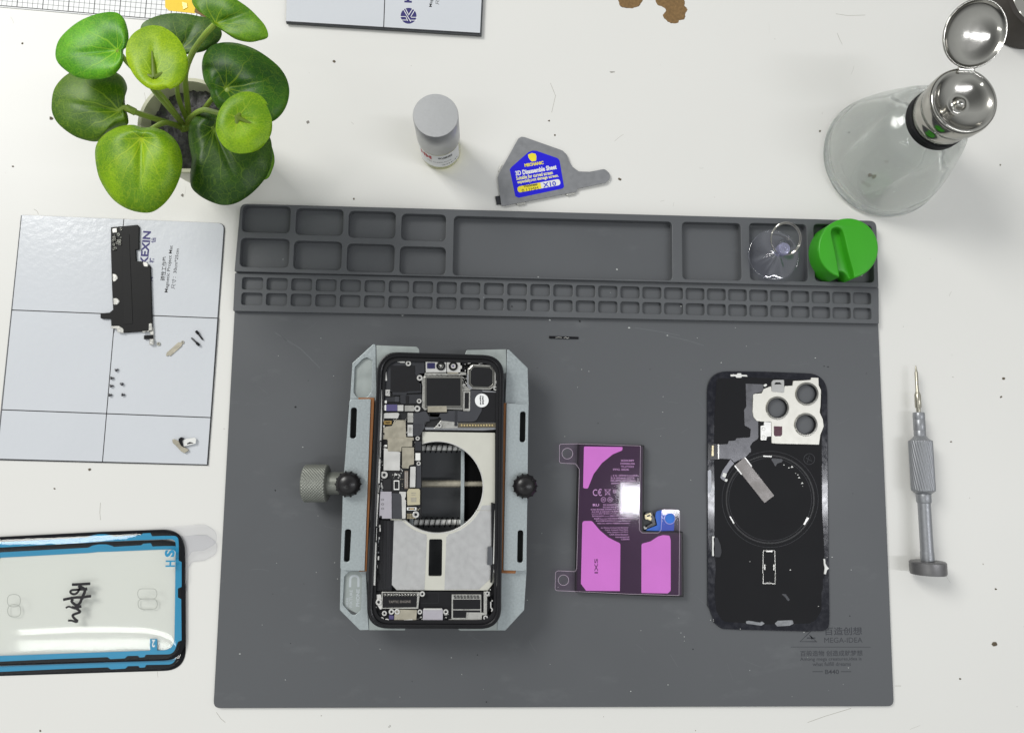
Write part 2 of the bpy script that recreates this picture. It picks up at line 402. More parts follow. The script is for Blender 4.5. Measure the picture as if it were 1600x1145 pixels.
for x, y, s_ in [(1554, 1006, 5), (1556, 920, 2), (858, 189, 2), (867, 211, 2), (522, 96, 3), (968, 280, 3), (80, 185, 4), (35, 68, 2), (1568, 591, 3), (1564, 620, 2.5), (20, 260, 2), (553, 311, 2), (63, 1141, 2), (1563, 258, 1.5), (1486, 690, 2), (140, 733, 3), (85, 763, 2), (1281, 205, 2), (1500, 1060, 2), (1326, 208, 2)] + [(rw.uniform(0, 1600), rw.choice([rw.uniform(40, 320), rw.uniform(1100, 1145), rw.uniform(740, 820)]), rw.uniform(.4, 1.0)) for _ in range(8)]:
    P = [(x + s_*rw.uniform(.5, 1.1)*math.cos(q), y + s_*rw.uniform(.4, 1)*math.sin(q)) for q in (0, 1, 2.1, 3.1, 4.2, 5.2)]
    ch += plate([[W(p, .1) for p in P]], .01, .01 + .08*s_)
obj('crumbs', ch, CRB, desk)['kind'] = 'stuff'

# ------------------------------------------------------------------ grey silicone repair mat
def lerp(a, b, t): return a + (b - a)*t
mat = thing('repair_mat', 'large grey silicone repair mat with moulded parts trays along its far edge', 'mat', (0, -30, 0))
TZ, SZ, BZ = 7.2, 4.7, 2.0
bl, br = W((333, 1106), BZ), W((1397, 1103), BZ); tl, tr = W((375.5, 318), TZ), W((1369.5, 345), TZ)
m1 = W((366, 489), BZ); m2 = W((1372.5, 503), BZ)
def mp_(p): return (p.x, p.y)
obj('base_sheet', plate([rnd([mp_(bl), mp_(br), mp_(m2), mp_(tr + Vector((-.3, -.3))), mp_(tl + Vector((.3, -.3))), mp_(m1)], 4)] , 0, BZ, 0.5), SIL, mat)
def rr(cx, cy, w_, h_, a, r):
    P = rnd(rect(-w_/2, -h_/2, w_/2, h_/2), r); c, s = math.cos(a), math.sin(a)
    return [(cx + x*c - y*s, cy + x*s + y*c) for x, y in P]
MA = math.atan2(tr.y - tl.y, tr.x - tl.x)
def cellpx(x0, y0, x1, y1, z, r):
    c = W(((x0+x1)/2, (y0+y1)/2), z); k = K(z)*0.995
    return rr(c.x, c.y, (x1-x0)/k, (y1-y0)/k, MA, r)
holes = []
for row, (ya, yb, xs) in enumerate([((321, 364), (334, 377), ((378.6, 453), (462, 536), (544.5, 618), (627, 697))), ((372, 418), (385, 429.5), ((376, 451), (459, 533.5), (542, 616), (624.5, 696.5)))]):
    for i, (x0, x1) in enumerate(xs):
        t = i/3; holes.append(cellpx(x0, lerp(ya[0], yb[0], t), x1, lerp(ya[1], yb[1], t), TZ, 3.4))
holes += [cellpx(705.5, 340, 1055.5, 436, TZ, 3.0), cellpx(1064.5, 345.5, 1160, 439.5, TZ, 3.0), cellpx(1169.5, 347, 1263.5, 441, TZ, 3.0), cellpx(1270, 348.5, 1367, 443, TZ, 3.0)]
lo_l, lo_r = W((366, 424), TZ), W((1373, 449), TZ)
obj('tray_block', plate([rnd([(*tl, 4.5), (*tr, 4.5), (*lo_r, .6), (*lo_l, .6)])] + holes, BZ - .3, TZ, 0.45), SIL, mat)
holes = []
for (a, b) in (((378.5, 433.5, 410.5, 452.5), (1332.5, 457, 1362, 475.5)), ((377.5, 457.5, 409.5, 476.5), (1333, 481, 1362.5, 499))):
    for i in range(28):
        t = i/27; s_ = lerp(0, 1, t) + 0.028*math.sin(math.pi*t)*1.0
        q = [lerp(a[k], b[k], s_ if k in (0, 2) else t) for k in range(4)]
        holes.append(cellpx(q[0], q[1], q[2], q[3], SZ, 1.8))
ul, ur = W((367, 426), SZ), W((1373, 449), SZ); dl, dr = W((364, 486), SZ), W((1373.5, 506), SZ)
obj('small_tray_block', plate([rnd([mp_(ul), mp_(ur), mp_(dr), mp_(dl)], .8)] + holes, BZ - .3, SZ, 0.35), SIL, mat)
MT = View(1220, 960, 7.155); z = BZ + .03
ch = (txt(MT, '百造创想', (698, 182), 425, 86, z, -.4, .012) + txt(MT, 'MEGA-IDEA', (700, 283), 430, 56, z, -.4) + strk(MT, [(115, 360), (1005, 361)], 5, z)
      + txt(MT, '百般造物 创造成就梦想', (567, 430), 700, 62, z, -.4, .01) + txt(MT, 'Among mega creatures,idea is', (560, 498), 690, 46, z, -.4, .008)
      + txt(MT, 'what fulfill dreams', (570, 550), 430, 42, z, -.4, .008) + txt(MT, 'B440', (573, 637), 155, 48, z, -.4, .015)
      + strk(MT, [(355, 635), (470, 635)], 7, z) + strk(MT, [(672, 635), (787, 635)], 7, z)
      + strk(MT, [(275, 188), (350, 170), (215, 300), (402, 300), (320, 226)], 13, z) + strk(MT, [(292, 259), (386, 259)], 13, z) + strk(MT, [(335, 235), (352, 283)], 10, z))
obj('printed_lettering', ch, INK, mat)

# lint, scuffs and burns on the silicone
LINT = M('white_lint', (185, 188, 186), .8); ch = []
for x, y, s_ in [(983, 512, 2), (1064, 478, 2), (964, 421, 2), (1346, 430, 2), (629, 493, 2.5), (859, 500, 2), (1043, 524, 2), (375, 1021, 1.8), (841, 433, 1.6), (1300, 870, 1.5)] + [(rw.uniform(385, 1360), rw.uniform(510, 1090), rw.uniform(.6, 1.3)) for _ in range(70)]:
    P = [(x + s_*rw.uniform(.5, 1.1)*math.cos(q), y + s_*rw.uniform(.3, .9)*math.sin(q)) for q in (0, 1.2, 2.4, 3.6, 4.9)]
    ch += plate([[W(p, BZ + .1) for p in P]], BZ + .01, BZ + .2)
obj('lint', ch, LINT, mat)['kind'] = 'stuff'
ch = []
for _ in range(46):
    x, y = rw.uniform(380, 1350), rw.uniform(512, 1085); L_ = rw.uniform(6, 34); a = rw.gauss(.3, .5); c_ = rw.uniform(-.3, .3)
    ch += stroke([W((x + L_*t*math.cos(a + c_*t), y + L_*t*math.sin(a + c_*t)), BZ) for t in (0, .25, .5, .75, 1)], rw.uniform(.12, .3), BZ + .012)
for P in ([(992, 512), (1030, 518), (1062, 524)], [(1040, 524), (1075, 532), (1100, 540)], [(430, 520), (470, 545), (500, 575)]): ch += stroke([W(p, BZ) for p in P], .5, BZ + .012)
obj('scuffs', ch, M('pale_scuff', (97, 100, 103), .6), mat)['kind'] = 'stuff'
ch = []
for x, y, s_ in ((462, 636, 2.2), (430, 766, 1.5), (1083, 1014, 1.5), (760, 1096, 2), (906, 502, 2), (1294, 573, 1.5), (800, 479, 2)) + tuple((rw.uniform(385, 1360), rw.uniform(510, 1090), rw.uniform(.6, 1.1)) for _ in range(24)):
    ch += plate([[W((x + s_*rw.uniform(.5, 1.1)*math.cos(q), y + s_*rw.uniform(.4, 1)*math.sin(q)), BZ + .1) for q in (0, 1.2, 2.4, 3.6, 4.9)]], BZ + .01, BZ + .15)
obj('dark_specks', ch, M('burn_black', (30, 30, 32), .8), mat)['kind'] = 'stuff'

# ------------------------------------------------------------------ white gridded magnetic mats
GV = View(160, 330, 4.978)
lm = thing('magnetic_mat', 'white gridded magnetic mat under the black shield and loose screws', 'mat', (*W((170, 530), 0), 0), 'white magnetic project mats')
P = [(33, 336), (352, 349, 11), (325, 727, 1), (-7, 718.5)]
obj('magnet_layer', plate([[W(p, .5) for p in rnd(P, 1)]], 0.02, .55), MAGN, lm)
P2 = [(33, 336), (350, 349, 10), (323.5, 725.5, 1), (-6, 717.5)]
obj('surface_film', plate([[W(p, .8) for p in rnd(P2, 1)]], .55, .8, .05), WFILM, lm)
ch = []
for a, b, wd in (((17.5, 484.3), (341, 497.2), 1.5), ((3, 640), (330.5, 652.3), 1.5), ((193.5, 342), (178, 520), 1.3), ((178.5, 505), (160, 722), 1.3), ((33.5, 337), (-5, 717), 1.0), ((341, 497), (324, 724), 1.4), ((-20, 716.5), (325, 726), 1.2)):
    ch += strk(PX, [a, b], wd, .83)
obj('grid_lines', ch, BLK, lm)
def matprint(view, parent, z, what):
    ch = []
    if 'K' in what: ch += txt(view, 'KEXIN', (341, 287), 265, 58, z, 92.5, .03)
    return ch
obj('brand_lettering', txt(GV, 'KEXIN', (335, 283), 262, 60, .83, 87, .035) + txt(GV, '信', (396, 226), 44, 40, .83, 87, .02) + txt(GV, '格', (384, 380), 44, 40, .83, 87, .02) + txt(GV, '科', (373, 530), 44, 40, .83, 87, .02), NAVY, lm)
obj('mat_lettering', txt(GV, '磁性工作垫', (478, 447), 190, 38, .83, 86.5, .012) + txt(GV, 'Magnetic Project Mat', (519, 449), 372, 32, .83, 86.5, .008) + txt(GV, '尺寸：30cm*25cm', (566, 448), 318, 32, .83, 86.5, .008), BLK, lm)
tm = thing('magnetic_mat', 'white magnetic mat with round navy emblem, cut off by the far edge', 'mat', (*W((600, -20), 0), 0), 'white magnetic project mats')
obj('magnet_layer', plate([[W(p, 2.6) for p in [(447, 36), (752.5, 55.5), (762, -160), (452, -180)]]], 0.9, 2.4), MAGN, tm)
obj('surface_film', plate([[W(p, 2.9) for p in [(447, 34.5), (750, 53), (760, -160), (452, -180)]]], 2.6, 2.9, .05), WFILM, tm)
z = 2.93
obj('grid_lines', strk(PX, [(604, -80), (599.5, 44)], 1.5, z) + strk(PX, [(447, 34), (750, 52.5)], 1.5, z), BLK, tm)
lg = plate([[W(p, z) for p in circ(638.4, 25.2, 12.4)]], z - .02, z)
obj('emblem', lg, NAVY, tm)
LG = View(580, 0, 8.42)
obj('emblem_strokes', sum((strk(LG, q, 9, z + .03) for q in ([(425, 130), (490, 240), (520, 290)], [(450, 118), (488, 192)], [(545, 118), (490, 205)], [(570, 140), (520, 225)], [(380, 222), (455, 222), (480, 280)], [(525, 232), (605, 232)], [(395, 268), (470, 268)], [(515, 270), (600, 270)])), []), PAPER, tm)
obj('brand_lettering', txt(PX, 'KEXIN', (638.8, -20), 55, 12.3, z, 88, .035), NAVY, tm)
obj('mat_lettering', txt(PX, 'Magnetic Project Mat', (675.5, -22), 75, 6.3, z, 87, .008) + txt(PX, '尺寸：30cm*25cm', (685, -21), 64, 6.3, z, 87, .008), BLK, tm)

# ------------------------------------------------------------------ gridded cutting sheet, far left
gs = thing('gridded_sheet', 'white sheet with fine black grid at the far left corner, behind the plant', 'sheet', (*W((120, -10), 0), 0))
gc = [(-40, 7.5), (312, 38), (322, -90), (-32, -110)]
obj('sheet_base', plate([[W(p, .6) for p in gc]], 0.02, .6, .05), PAPER, gs)
ch = strk(PX, [(-40, 5.6), (312, 36)], 1.5, .63)
dx, dy = 8.0, 8.0
for i in range(44):
    x = -13.6 + i*8.0; y = 8.4 + (x + 0)*0.0866
    ch += strk(PX, [(x, y), (x + 8.5, y - 90)], 1.3 if i % 5 == 0 else .55, .63)
for j in range(1, 12):
    ch += strk(PX, [(-40 + j*.8, 5.6 - j*7.6), (312 + j*.8, 36 - j*7.6)], 1.3 if j % 5 == 4 else .55, .63)
obj('grid_lines', ch, BLK, gs)
obj('yellow_sticker', plate([[W(p, .75) for p in rnd([(258, -30), (308, -28), (305.5, 21.5), (264, 17), (258, 12)], 2)]], .62, .75), YEL, gs)
obj('brown_chip', plate([[W(p, 1.1) for p in [(284, 3), (292, 5), (293, 12), (286, 15.5)]]], .76, 1.1, .1), GOLD, gs)
bb = obj('cardboard_scrap', plate([[W(p, .4) for p in [(305, 14), (324, 22), (322, 28), (304, 20)]]], .64, .8), BROWN, gs)

# ------------------------------------------------------------------ potted plant
def leafmat(name, dark, light, vein, rough=0.42, translucent=0.25, nmain=9):
    m = bpy.data.materials.new(name); m.use_nodes = True; nt = m.node_tree; N = nt.nodes; L = nt.links
    b = N['Principled BSDF']; out = N['Material Output']
    uv = N.new('ShaderNodeUVMap'); sp = N.new('ShaderNodeSeparateXYZ'); L.new(uv.outputs[0], sp.inputs[0])
    tc = N.new('ShaderNodeTexCoord')
    def math_(op, a, b2=None, c=None):
        n = N.new('ShaderNodeMath'); n.operation = op
        for i, v in enumerate((a, b2, c)):
            if v is None: continue
            if isinstance(v, (int, float)): n.inputs[i].default_value = v
            else: L.new(v, n.inputs[i])
        return n.outputs[0]
    nz = N.new('ShaderNodeTexNoise'); nz.inputs['Scale'].default_value = 60; L.new(tc.outputs['Object'], nz.inputs[0])
    wob = math_('MULTIPLY', math_('SUBTRACT', nz.outputs[0], 0.5), 0.16)
    u = math_('ADD', sp.outputs[0], wob)
    d = math_('ABSOLUTE', math_('SUBTRACT', math_('FRACT', math_('MULTIPLY', u, float(nmain))), 0.5))
    dist = math_('MULTIPLY', math_('MULTIPLY', d, 6.28/nmain), sp.outputs[1])
    wd = math_('MULTIPLY_ADD', sp.outputs[1], -0.011, 0.016)
    main = math_('LESS_THAN', dist, wd)
    fade = math_('MULTIPLY_ADD', sp.outputs[1], -0.7, 0.85)
    main = math_('MULTIPLY', main, fade)
    v = N.new('ShaderNodeTexVoronoi'); v.feature = 'DISTANCE_TO_EDGE'; v.inputs['Scale'].default_value = 260; dn = N.new('ShaderNodeTexNoise'); dn.inputs['Scale'].default_value = 160; L.new(tc.outputs['Object'], dn.inputs[0])
    dm = N.new('ShaderNodeMix'); dm.data_type = 'VECTOR'; dm.inputs[0].default_value = 0.006; L.new(tc.outputs['Object'], dm.inputs[4]); L.new(dn.outputs['Color'], dm.inputs[5])
    L.new(dm.outputs[1], v.inputs['Vector'])
    net = math_('MULTIPLY', math_('LESS_THAN', v.outputs['Distance'], 0.035), 0.22)
    fac = math_('MAXIMUM', math_('MULTIPLY', main, 0.9), net)
    n = N.new('ShaderNodeTexNoise'); n.inputs['Scale'].default_value = 45; n.inputs['Detail'].default_value = 6; L.new(tc.outputs['Object'], n.inputs[0])
    n3 = N.new('ShaderNodeTexNoise'); n3.inputs['Scale'].default_value = 1500; L.new(tc.outputs['Object'], n3.inputs[0])
    ff = math_('ADD', math_('MULTIPLY', n.outputs[0], 0.62), math_('MULTIPLY', n3.outputs[0], 0.38))
    mr = N.new('ShaderNodeMapRange'); mr.inputs[1].default_value = 0.42; mr.inputs[2].default_value = 0.62; L.new(ff, mr.inputs[0])
    c1 = N.new('ShaderNodeMix'); c1.data_type = 'RGBA'; c1.inputs[6].default_value = rgb(*dark); c1.inputs[7].default_value = rgb(*light); L.new(mr.outputs[0], c1.inputs[0])
    c2 = N.new('ShaderNodeMix'); c2.data_type = 'RGBA'; c2.inputs[7].default_value = rgb(*vein); L.new(fac, c2.inputs[0]); L.new(c1.outputs[2], c2.inputs[6])
    L.new(c2.outputs[2], b.inputs['Base Color']); b.inputs['Roughness'].default_value = rough; b.inputs['Specular IOR Level'].default_value = 0.4
    bp = N.new('ShaderNodeBump'); bp.inputs['Strength'].default_value = 0.2; bp.inputs['Distance'].default_value = 0.0003
    L.new(fac, bp.inputs['Height']); bp.invert = True
    bp2 = N.new('ShaderNodeBump'); bp2.inputs['Strength'].default_value = 0.12; bp2.inputs['Distance'].default_value = 0.0002
    L.new(n3.outputs[0], bp2.inputs['Height']); L.new(bp.outputs[0], bp2.inputs['Normal']); L.new(bp2.outputs[0], b.inputs['Normal'])
    tr_ = N.new('ShaderNodeBsdfTranslucent'); L.new(c2.outputs[2], tr_.inputs[0])
    mx = N.new('ShaderNodeMixShader'); mx.inputs[0].default_value = translucent
    L.new(b.outputs[0], mx.inputs[1]); L.new(tr_.outputs[0], mx.inputs[2]); L.new(mx.outputs[0], out.inputs[0])
    return m
PV = View(0, 0, 3.33)
pz = 60
pc = PV.w((975, 650), pz)                                     # pot rim middle
plant = thing('potted_plant', 'artificial plant with round glossy green leaves in a small cream pot', 'plant', (pc.x, pc.y, 0))
RR = 28.0
T = Matrix.Translation((pc.x, pc.y, 0))
obj('pot', lathe([(18, 0), (20, 0.6), (RR-3.2, pz*.5), (RR-.8, pz-4), (RR, pz-1), (RR-.6, pz), (RR-2.4, pz), (RR-3.0, pz-1), (RR-4.2, pz-14), (0.1, pz-15)], 72, T), POT, plant)
sv, sf = [], []; n_ = 44
for i in range(n_ + 1):
    for j in range(n_ + 1):
        a, b_ = (i/n_*2 - 1), (j/n_*2 - 1)
        x = a*math.sqrt(1 - b_*b_/2); y = b_*math.sqrt(1 - a*a/2); r_ = math.hypot(x, y)
        h_ = mnoise.noise(Vector((x*5.5, y*5.5, 1)))*2.2 + mnoise.noise(Vector((x*14, y*14, 5)))*1.4 + mnoise.noise(Vector((x*30, y*30, 5)))*.5
        sv.append((pc.x + x*(RR-3.3), pc.y + y*(RR-3.3), pz - 7 + h_ - r_*1.5))
for i in range(n_):
    for j in range(n_):
        k = i*(n_+1) + j; sf.append((k, k+1, k+n_+2, k+n_+1))
obj('soil', [(sv, sf, True)], SOIL, plant)
LM = {
    'bright': leafmat('leaf_bright', (75, 149, 17), (118, 198, 27), (172, 222, 53)),
    'olive': leafmat('leaf_olive', (65, 106, 9), (105, 144, 16), (153, 182, 41)),
    'yellow': leafmat('leaf_yellow', (139, 182, 8), (197, 227, 19), (197, 228, 58), translucent=.35),
    'mid': leafmat('leaf_mid', (53, 93, 18), (86, 130, 27), (144, 166, 53)),
    'fresh': leafmat('leaf_fresh', (75, 126, 12), (118, 169, 19), (161, 190, 37)),
    'dark': leafmat('leaf_dark', (38, 86, 6), (71, 124, 12), (138, 166, 32)),
    'deep': leafmat('leaf_deep', (36, 73, 6), (66, 106, 13), (121, 153, 35)),
    'lime': leafmat('leaf_lime', (114, 162, 15), (162, 203, 24), (183, 206, 41), translucent=.35),
    'grass': leafmat('leaf_grass', (103, 151, 8), (156, 198, 16), (194, 217, 39)),
}
def leaf(name, pts, at, z0, dome, tilt, mat, groove=(1, 0), gd=3.0, cup=0.0, label=None, droop=0.0):
    """leaf outline traced in the crop; at = where the stalk joins; tilt = rise in mm per mm along x, y"""
    P = smooth_closed(pts, 8); n = len(P); A = PV.w(at, z0)
    Wd = [PV.w(p, z0) for p in P]; R0 = max((q - A).length for q in Wd)
    gx, gy = groove; gl = math.hypot(gx, gy); g = Vector((gx/gl, -gy/gl))
    rings = 16; vs, uvs = [], []
    def height(q, r):
        d = q - A
        z = z0 + tilt[0]*d.x + tilt[1]*d.y + dome*.35*math.sin(min(1, r*1.25)*math.pi/2) - dome*.45*r**4 - droop*r**3
        al = d.dot(g); pe = abs(d.dot(Vector((-g.y, g.x))))
        if al > 0: z -= gd*.42*math.exp(-(pe/1.7)**2)*min(1, al/5)*max(0, 1 - al/(R0*.8))
        z -= cup*math.exp(-(d.length/6)**2)
        z += mnoise.noise(Vector((q.x*.08, q.y*.08, z0)))*1.2*r
        return z
    vs.append((A.x, A.y, height(A, 0)))
    for k in range(1, rings + 1):
        r = k/rings
        for i in range(n):
            q = A + (Wd[i] - A)*r; zz = height(q, r)
            sc = (CAMZ - zz)/(CAMZ - z0)      # keep the measured outline at the height the leaf really has
            q2 = PV.w((at[0] + (P[i][0]-at[0])*r, at[1] + (P[i][1]-at[1])*r), zz)
            vs.append((q2.x, q2.y, zz))
    fs = []
    for i in range(n): fs.append((0, 1 + i, 1 + (i+1) % n))
    for k in range(rings - 1):
        for i in range(n):
            a = 1 + k*n + i; b_ = 1 + k*n + (i+1) % n
            fs.append((a, a+n, b_+n, b_))
    # real leaf thickness: a lower skin joined at the rim
    m = len(vs); vs += [(x, y, z - .45) for x, y, z in vs]
    fs += [tuple(i + m for i in f)[::-1] for f in fs]
    e = 1 + (rings-1)*n
    fs += [(e + i, e + i + m, e + (i+1) % n + m, e + (i+1) % n) for i in range(n)]
    loc = (A.x, A.y, z0)
    me = bpy.data.meshes.new(name); me.from_pydata([tuple((v[i]-loc[i])*.001 for i in range(3)) for v in vs], [], fs)
    uvl = me.uv_layers.new(name='leaf')
    for p in me.polygons:
        p.use_smooth = True
        ang = []
        for li in p.loop_indices:
            vi = me.loops[li].vertex_index % m
            if vi == 0: ang.append(None)
            else: ang.append((((vi-1) % n)/n, ((vi-1)//n + 1)/rings))
        us = [a[0] for a in ang if a]
        wrap = max(us) - min(us) > .5
        mean = sum((u + 1 if wrap and u < .5 else u) for u in us)/len(us)
        for li, a in zip(p.loop_indices, ang):
            if a is None: uvl.data[li].uv = (mean, 0)
            else: uvl.data[li].uv = (a[0] + 1 if wrap and a[0] < .5 else a[0], a[1])
    me.set_sharp_from_angle(angle=math.radians(60)); me.materials.append(LM[mat])
    o = bpy.data.objects.new(name, me); COL.objects.link(o); o.parent = plant
    o.location = tuple((loc[i] - ORG[plant][i])*.001 for i in range(3)); ORG[o] = loc
    if label: o['label'] = label
    return A, vs[0][2]
J = {}
J[1] = leaf('leaf', [(288, 275), (306, 210), (360, 150), (430, 102), (520, 70), (598, 65), (640, 92), (662, 150), (667, 205), (655, 245), (640, 262), (638, 320), (608, 372), (560, 402), (480, 412), (400, 402), (335, 362), (298, 322)], (612, 262), 104, 7, (.12, .05), 'bright', (-1, .1), 3.5, 1, label='bright green leaf, farthest left of the upper leaves')
J[2] = leaf('leaf', [(268, 545), (280, 470), (320, 412), (380, 372), (470, 352), (560, 360), (600, 375), (640, 405), (660, 455), (648, 505), (652, 560), (665, 612), (660, 648), (600, 665), (540, 705), (505, 735), (440, 728), (375, 702), (310, 652), (276, 600)], (622, 578), 84, 6, (-.06, .04), 'olive', (-1, -.15), 4, 1, droop=3, label='olive green leaf on the left side')
J[3] = leaf('leaf', [(656, 250), (680, 190), (730, 150), (790, 133), (850, 143), (910, 183), (952, 240), (976, 312), (970, 380), (940, 432), (888, 462), (870, 458), (825, 468), (770, 458), (718, 418), (682, 368), (658, 310)], (800, 402), 128, 4, (.0, -.12), 'yellow', (-.05, -1), 3, 0, label='pale yellow-green leaf at the top of the plant')
J[4] = leaf('leaf', [(738, 128), (800, 90), (880, 71), (960, 72), (1040, 86), (1100, 100), (1152, 165), (1130, 222), (1060, 265), (980, 280), (920, 290), (820, 260), (740, 190)], (935, 265), 92, 5, (-.05, .12), 'mid', (0.5, -1), 3, 0, label='mid green leaf half hidden behind the yellow-green one')
J[5] = leaf('leaf', [(1000, -5), (1020, 48), (1072, 84), (1108, 130), (1165, 165), (1225, 203), (1290, 218), (1340, 212), (1392, 192), (1382, 140), (1340, 88), (1290, 40), (1220, -8), (1150, -50), (1060, -60)], (1122, 122), 122, 5, (.1, .12), 'fresh', (1, -.38), 4.5, 1, label='fresh green leaf cut off at the far edge of the picture')
J[6] = leaf('leaf', [(1050, 335), (1068, 272), (1110, 235), (1170, 221), (1250, 229), (1340, 264), (1430, 328), (1482, 390), (1504, 460), (1496, 530), (1466, 590), (1415, 632), (1330, 650), (1220, 620), (1140, 572), (1100, 510), (1090, 470), (1060, 415)], (1175, 460), 98, 7, (.04, .0), 'dark', (1, -.22), 4.5, 3, droop=3, label='large dark green leaf at the upper right')
J[8] = leaf('leaf', [(980, 690), (992, 635), (1040, 592), (1100, 584), (1180, 600), (1300, 640), (1395, 700), (1415, 790), (1402, 880), (1362, 950), (1300, 1012), (1230, 1055), (1160, 1067), (1090, 1047), (1030, 1012), (994, 970), (990, 900), (998, 830), (984, 755)], (1112, 668), 82, 7, (.0, .05), 'deep', (.45, 1), 4, 2, droop=3, label='deep green leaf at the lower right, under the small lime one')
J[10] = leaf('leaf', [(1380, 730), (1412, 760), (1428, 830), (1415, 885), (1388, 930), (1330, 930), (1300, 860), (1320, 770)], (1345, 830), 66, 3, (0, 0), 'fresh', (1, 0), 1, 0, label='leaf edge peeping out at the lower right')
J[7] = leaf('leaf', [(1122, 655), (1138, 582), (1180, 520), (1240, 485), (1302, 478), (1358, 500), (1388, 535), (1390, 556), (1412, 612), (1413, 680), (1390, 732), (1340, 780), (1270, 798), (1210, 792), (1160, 757), (1130, 705)], (1235, 610), 122, 4, (-.08, .04), 'lime', (1, .35), 2.5, 0, label='small lime green leaf at the right')
J[9] = leaf('leaf', [(494, 800), (508, 740), (550, 695), (618, 660), (690, 650), (740, 664), (800, 664), (870, 690), (922, 745), (946, 820), (940, 900), (910, 980), (862, 1050), (800, 1098), (740, 1106), (660, 1086), (590, 1040), (538, 970), (508, 900)], (735, 718), 98, 7, (0, .05), 'grass', (.02, 1), 4.5, 1, droop=4, label='large grass green leaf at the lower left')
STEM = M('green_stalk', (140, 165, 66), 0.4, var=0.08, vs=100, sss=.1)
root = PV.w((962, 668), 53)
def stalk(pts, zs, r=1.15):
    P = [(*PV.w(p, z), z) for p, z in zip(pts, zs)]
    obj('stalk', tube(smooth_open(P), r, 10, taper=lambda t: 1.25 - .25*t), STEM, plant)
stalk([(962, 665), (850, 632), (705, 585), (655, 560), (622, 578)], (52, 66, 82, 84, 82), 1.3)
stalk([(958, 655), (890, 575), (800, 470), (790, 420), (800, 402)], (52, 84, 112, 124, 127))
stalk([(955, 650), (860, 520), (770, 420), (680, 345), (612, 262)], (52, 80, 95, 100, 103))
stalk([(985, 620), (968, 470), (965, 380), (1000, 280), (1060, 190), (1120, 125)], (52, 72, 88, 102, 115, 121), 1.3)
stalk([(975, 630), (935, 530), (920, 440), (935, 270)], (52, 68, 80, 91))
stalk([(975, 660), (1060, 570), (1110, 510), (1175, 462)], (52, 68, 85, 95))
stalk([(970, 670), (985, 620), (1050, 574), (1120, 585), (1180, 600), (1235, 610)], (52, 66, 88, 104, 114, 121))
stalk([(962, 672), (1020, 640), (1112, 668)], (52, 66, 80))
stalk([(955, 672), (870, 640), (800, 665), (735, 718)], (52, 74, 90, 97))
def fork(at, z, tips, name='fork_shade'):  # olive ribs laid on top: painted shade of the stalk's prongs showing through
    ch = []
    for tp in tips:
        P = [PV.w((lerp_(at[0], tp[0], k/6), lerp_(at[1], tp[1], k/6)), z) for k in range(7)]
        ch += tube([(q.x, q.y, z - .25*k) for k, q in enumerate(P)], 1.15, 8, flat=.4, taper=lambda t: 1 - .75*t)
    obj(name, ch, M('olive_fork_shade', (96, 118, 22), .5), plant)
def lerp_(a, b, t): return a + (b - a)*t
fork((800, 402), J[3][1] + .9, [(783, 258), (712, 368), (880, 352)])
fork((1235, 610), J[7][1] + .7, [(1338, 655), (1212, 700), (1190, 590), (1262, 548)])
obj('knuckle', lathe([(1.6, -.6), (1.7, .5), (1.0, 1.2), (.1, 1.3)], 14, Matrix.Translation((J[6][0].x, J[6][0].y, J[6][1]))), STEM, plant)
obj('knuckle', tube([(*PV.w((655, 560), 84), 84), (*PV.w((705, 585), 82), 82)], 2.0, 10), STEM, plant)
obj('root_stock', lathe([(3.2, 49), (3.0, 53), (1.8, 57), (.5, 58)], 14, Matrix.Translation((root.x, root.y, 0))), STEM, plant)

# ------------------------------------------------------------------ small bottle with a metal cap
def bottle_small():
    c = W((688.5, 236), 0); t = thing('small_bottle', 'short round bottle with a brushed silver cap and clear labelled base', 'bottle', (c.x, c.y, 0))
    T = Matrix.Translation((c.x, c.y, 0))
    GL = film('bottle_glass', (236, 238, 222), .05)
    obj('bottle_glass', lathe([(10, .1), (12.9, .8), (13.2, 2), (13.2, 25.5), (11, 28)], 64, T), GL, t)
    OIL = M('clear_flux', (236, 230, 190), .1, trans=.95, ior=1.35, var=.01); thin_glass(OIL, (245, 240, 205), .5); obj('flux_liquid', lathe([(9, 1.2), (11.8, 2), (12.2, 4), (12.2, 16)], 48, T), OIL, t)
    obj('cap', lathe([(12.9, 24.5), (13.35, 25), (13.35, 51.4), (12.95, 52), (.05, 52.05)], 72, T), M('brushed_cap', (186, 187, 188), .4, metal=.65, var=.02, vs=900, rv=.03), t, sharp=50)
    a0, a1 = math.radians(-160), math.radians(-22); n = 28; vs, fs = [], []
    for i in range(n + 1):
        a = a0 + (a1-a0)*i/n
        for z in (6, 24.3): vs.append((c.x + 13.3*math.cos(a), c.y + 13.3*math.sin(a), z))
    for i in range(n): fs.append((2*i, 2*i+2, 2*i+3, 2*i+1))
    obj('paper_label', [(vs, fs, True)], PAPER, t)
    def wrap(ch, am):
        out = []
        for v, f, s in ch:
            out.append(([(c.x + 13.42*math.cos(am + x/13.4), c.y + 13.42*math.sin(am + x/13.4), y) for x, y, z in v], f, s))
        return out
    obj('red_lettering', wrap(text('HM', (0, 19.5), 8.5, 5.2, 0, 0, .04), math.radians(-128)), M('red_print', (190, 60, 62), .5), t)
    obj('label_lettering', wrap(text('助焊剂', (0, 20), 9.5, 3.0, 0, 0, .02) + text('NO CLEAN FLUX', (-4, 13.8), 16, 1.3, 0) + text('20ML', (4, 9.5), 14, 1.4, 0), math.radians(-72)), BLK, t)
bottle_small()

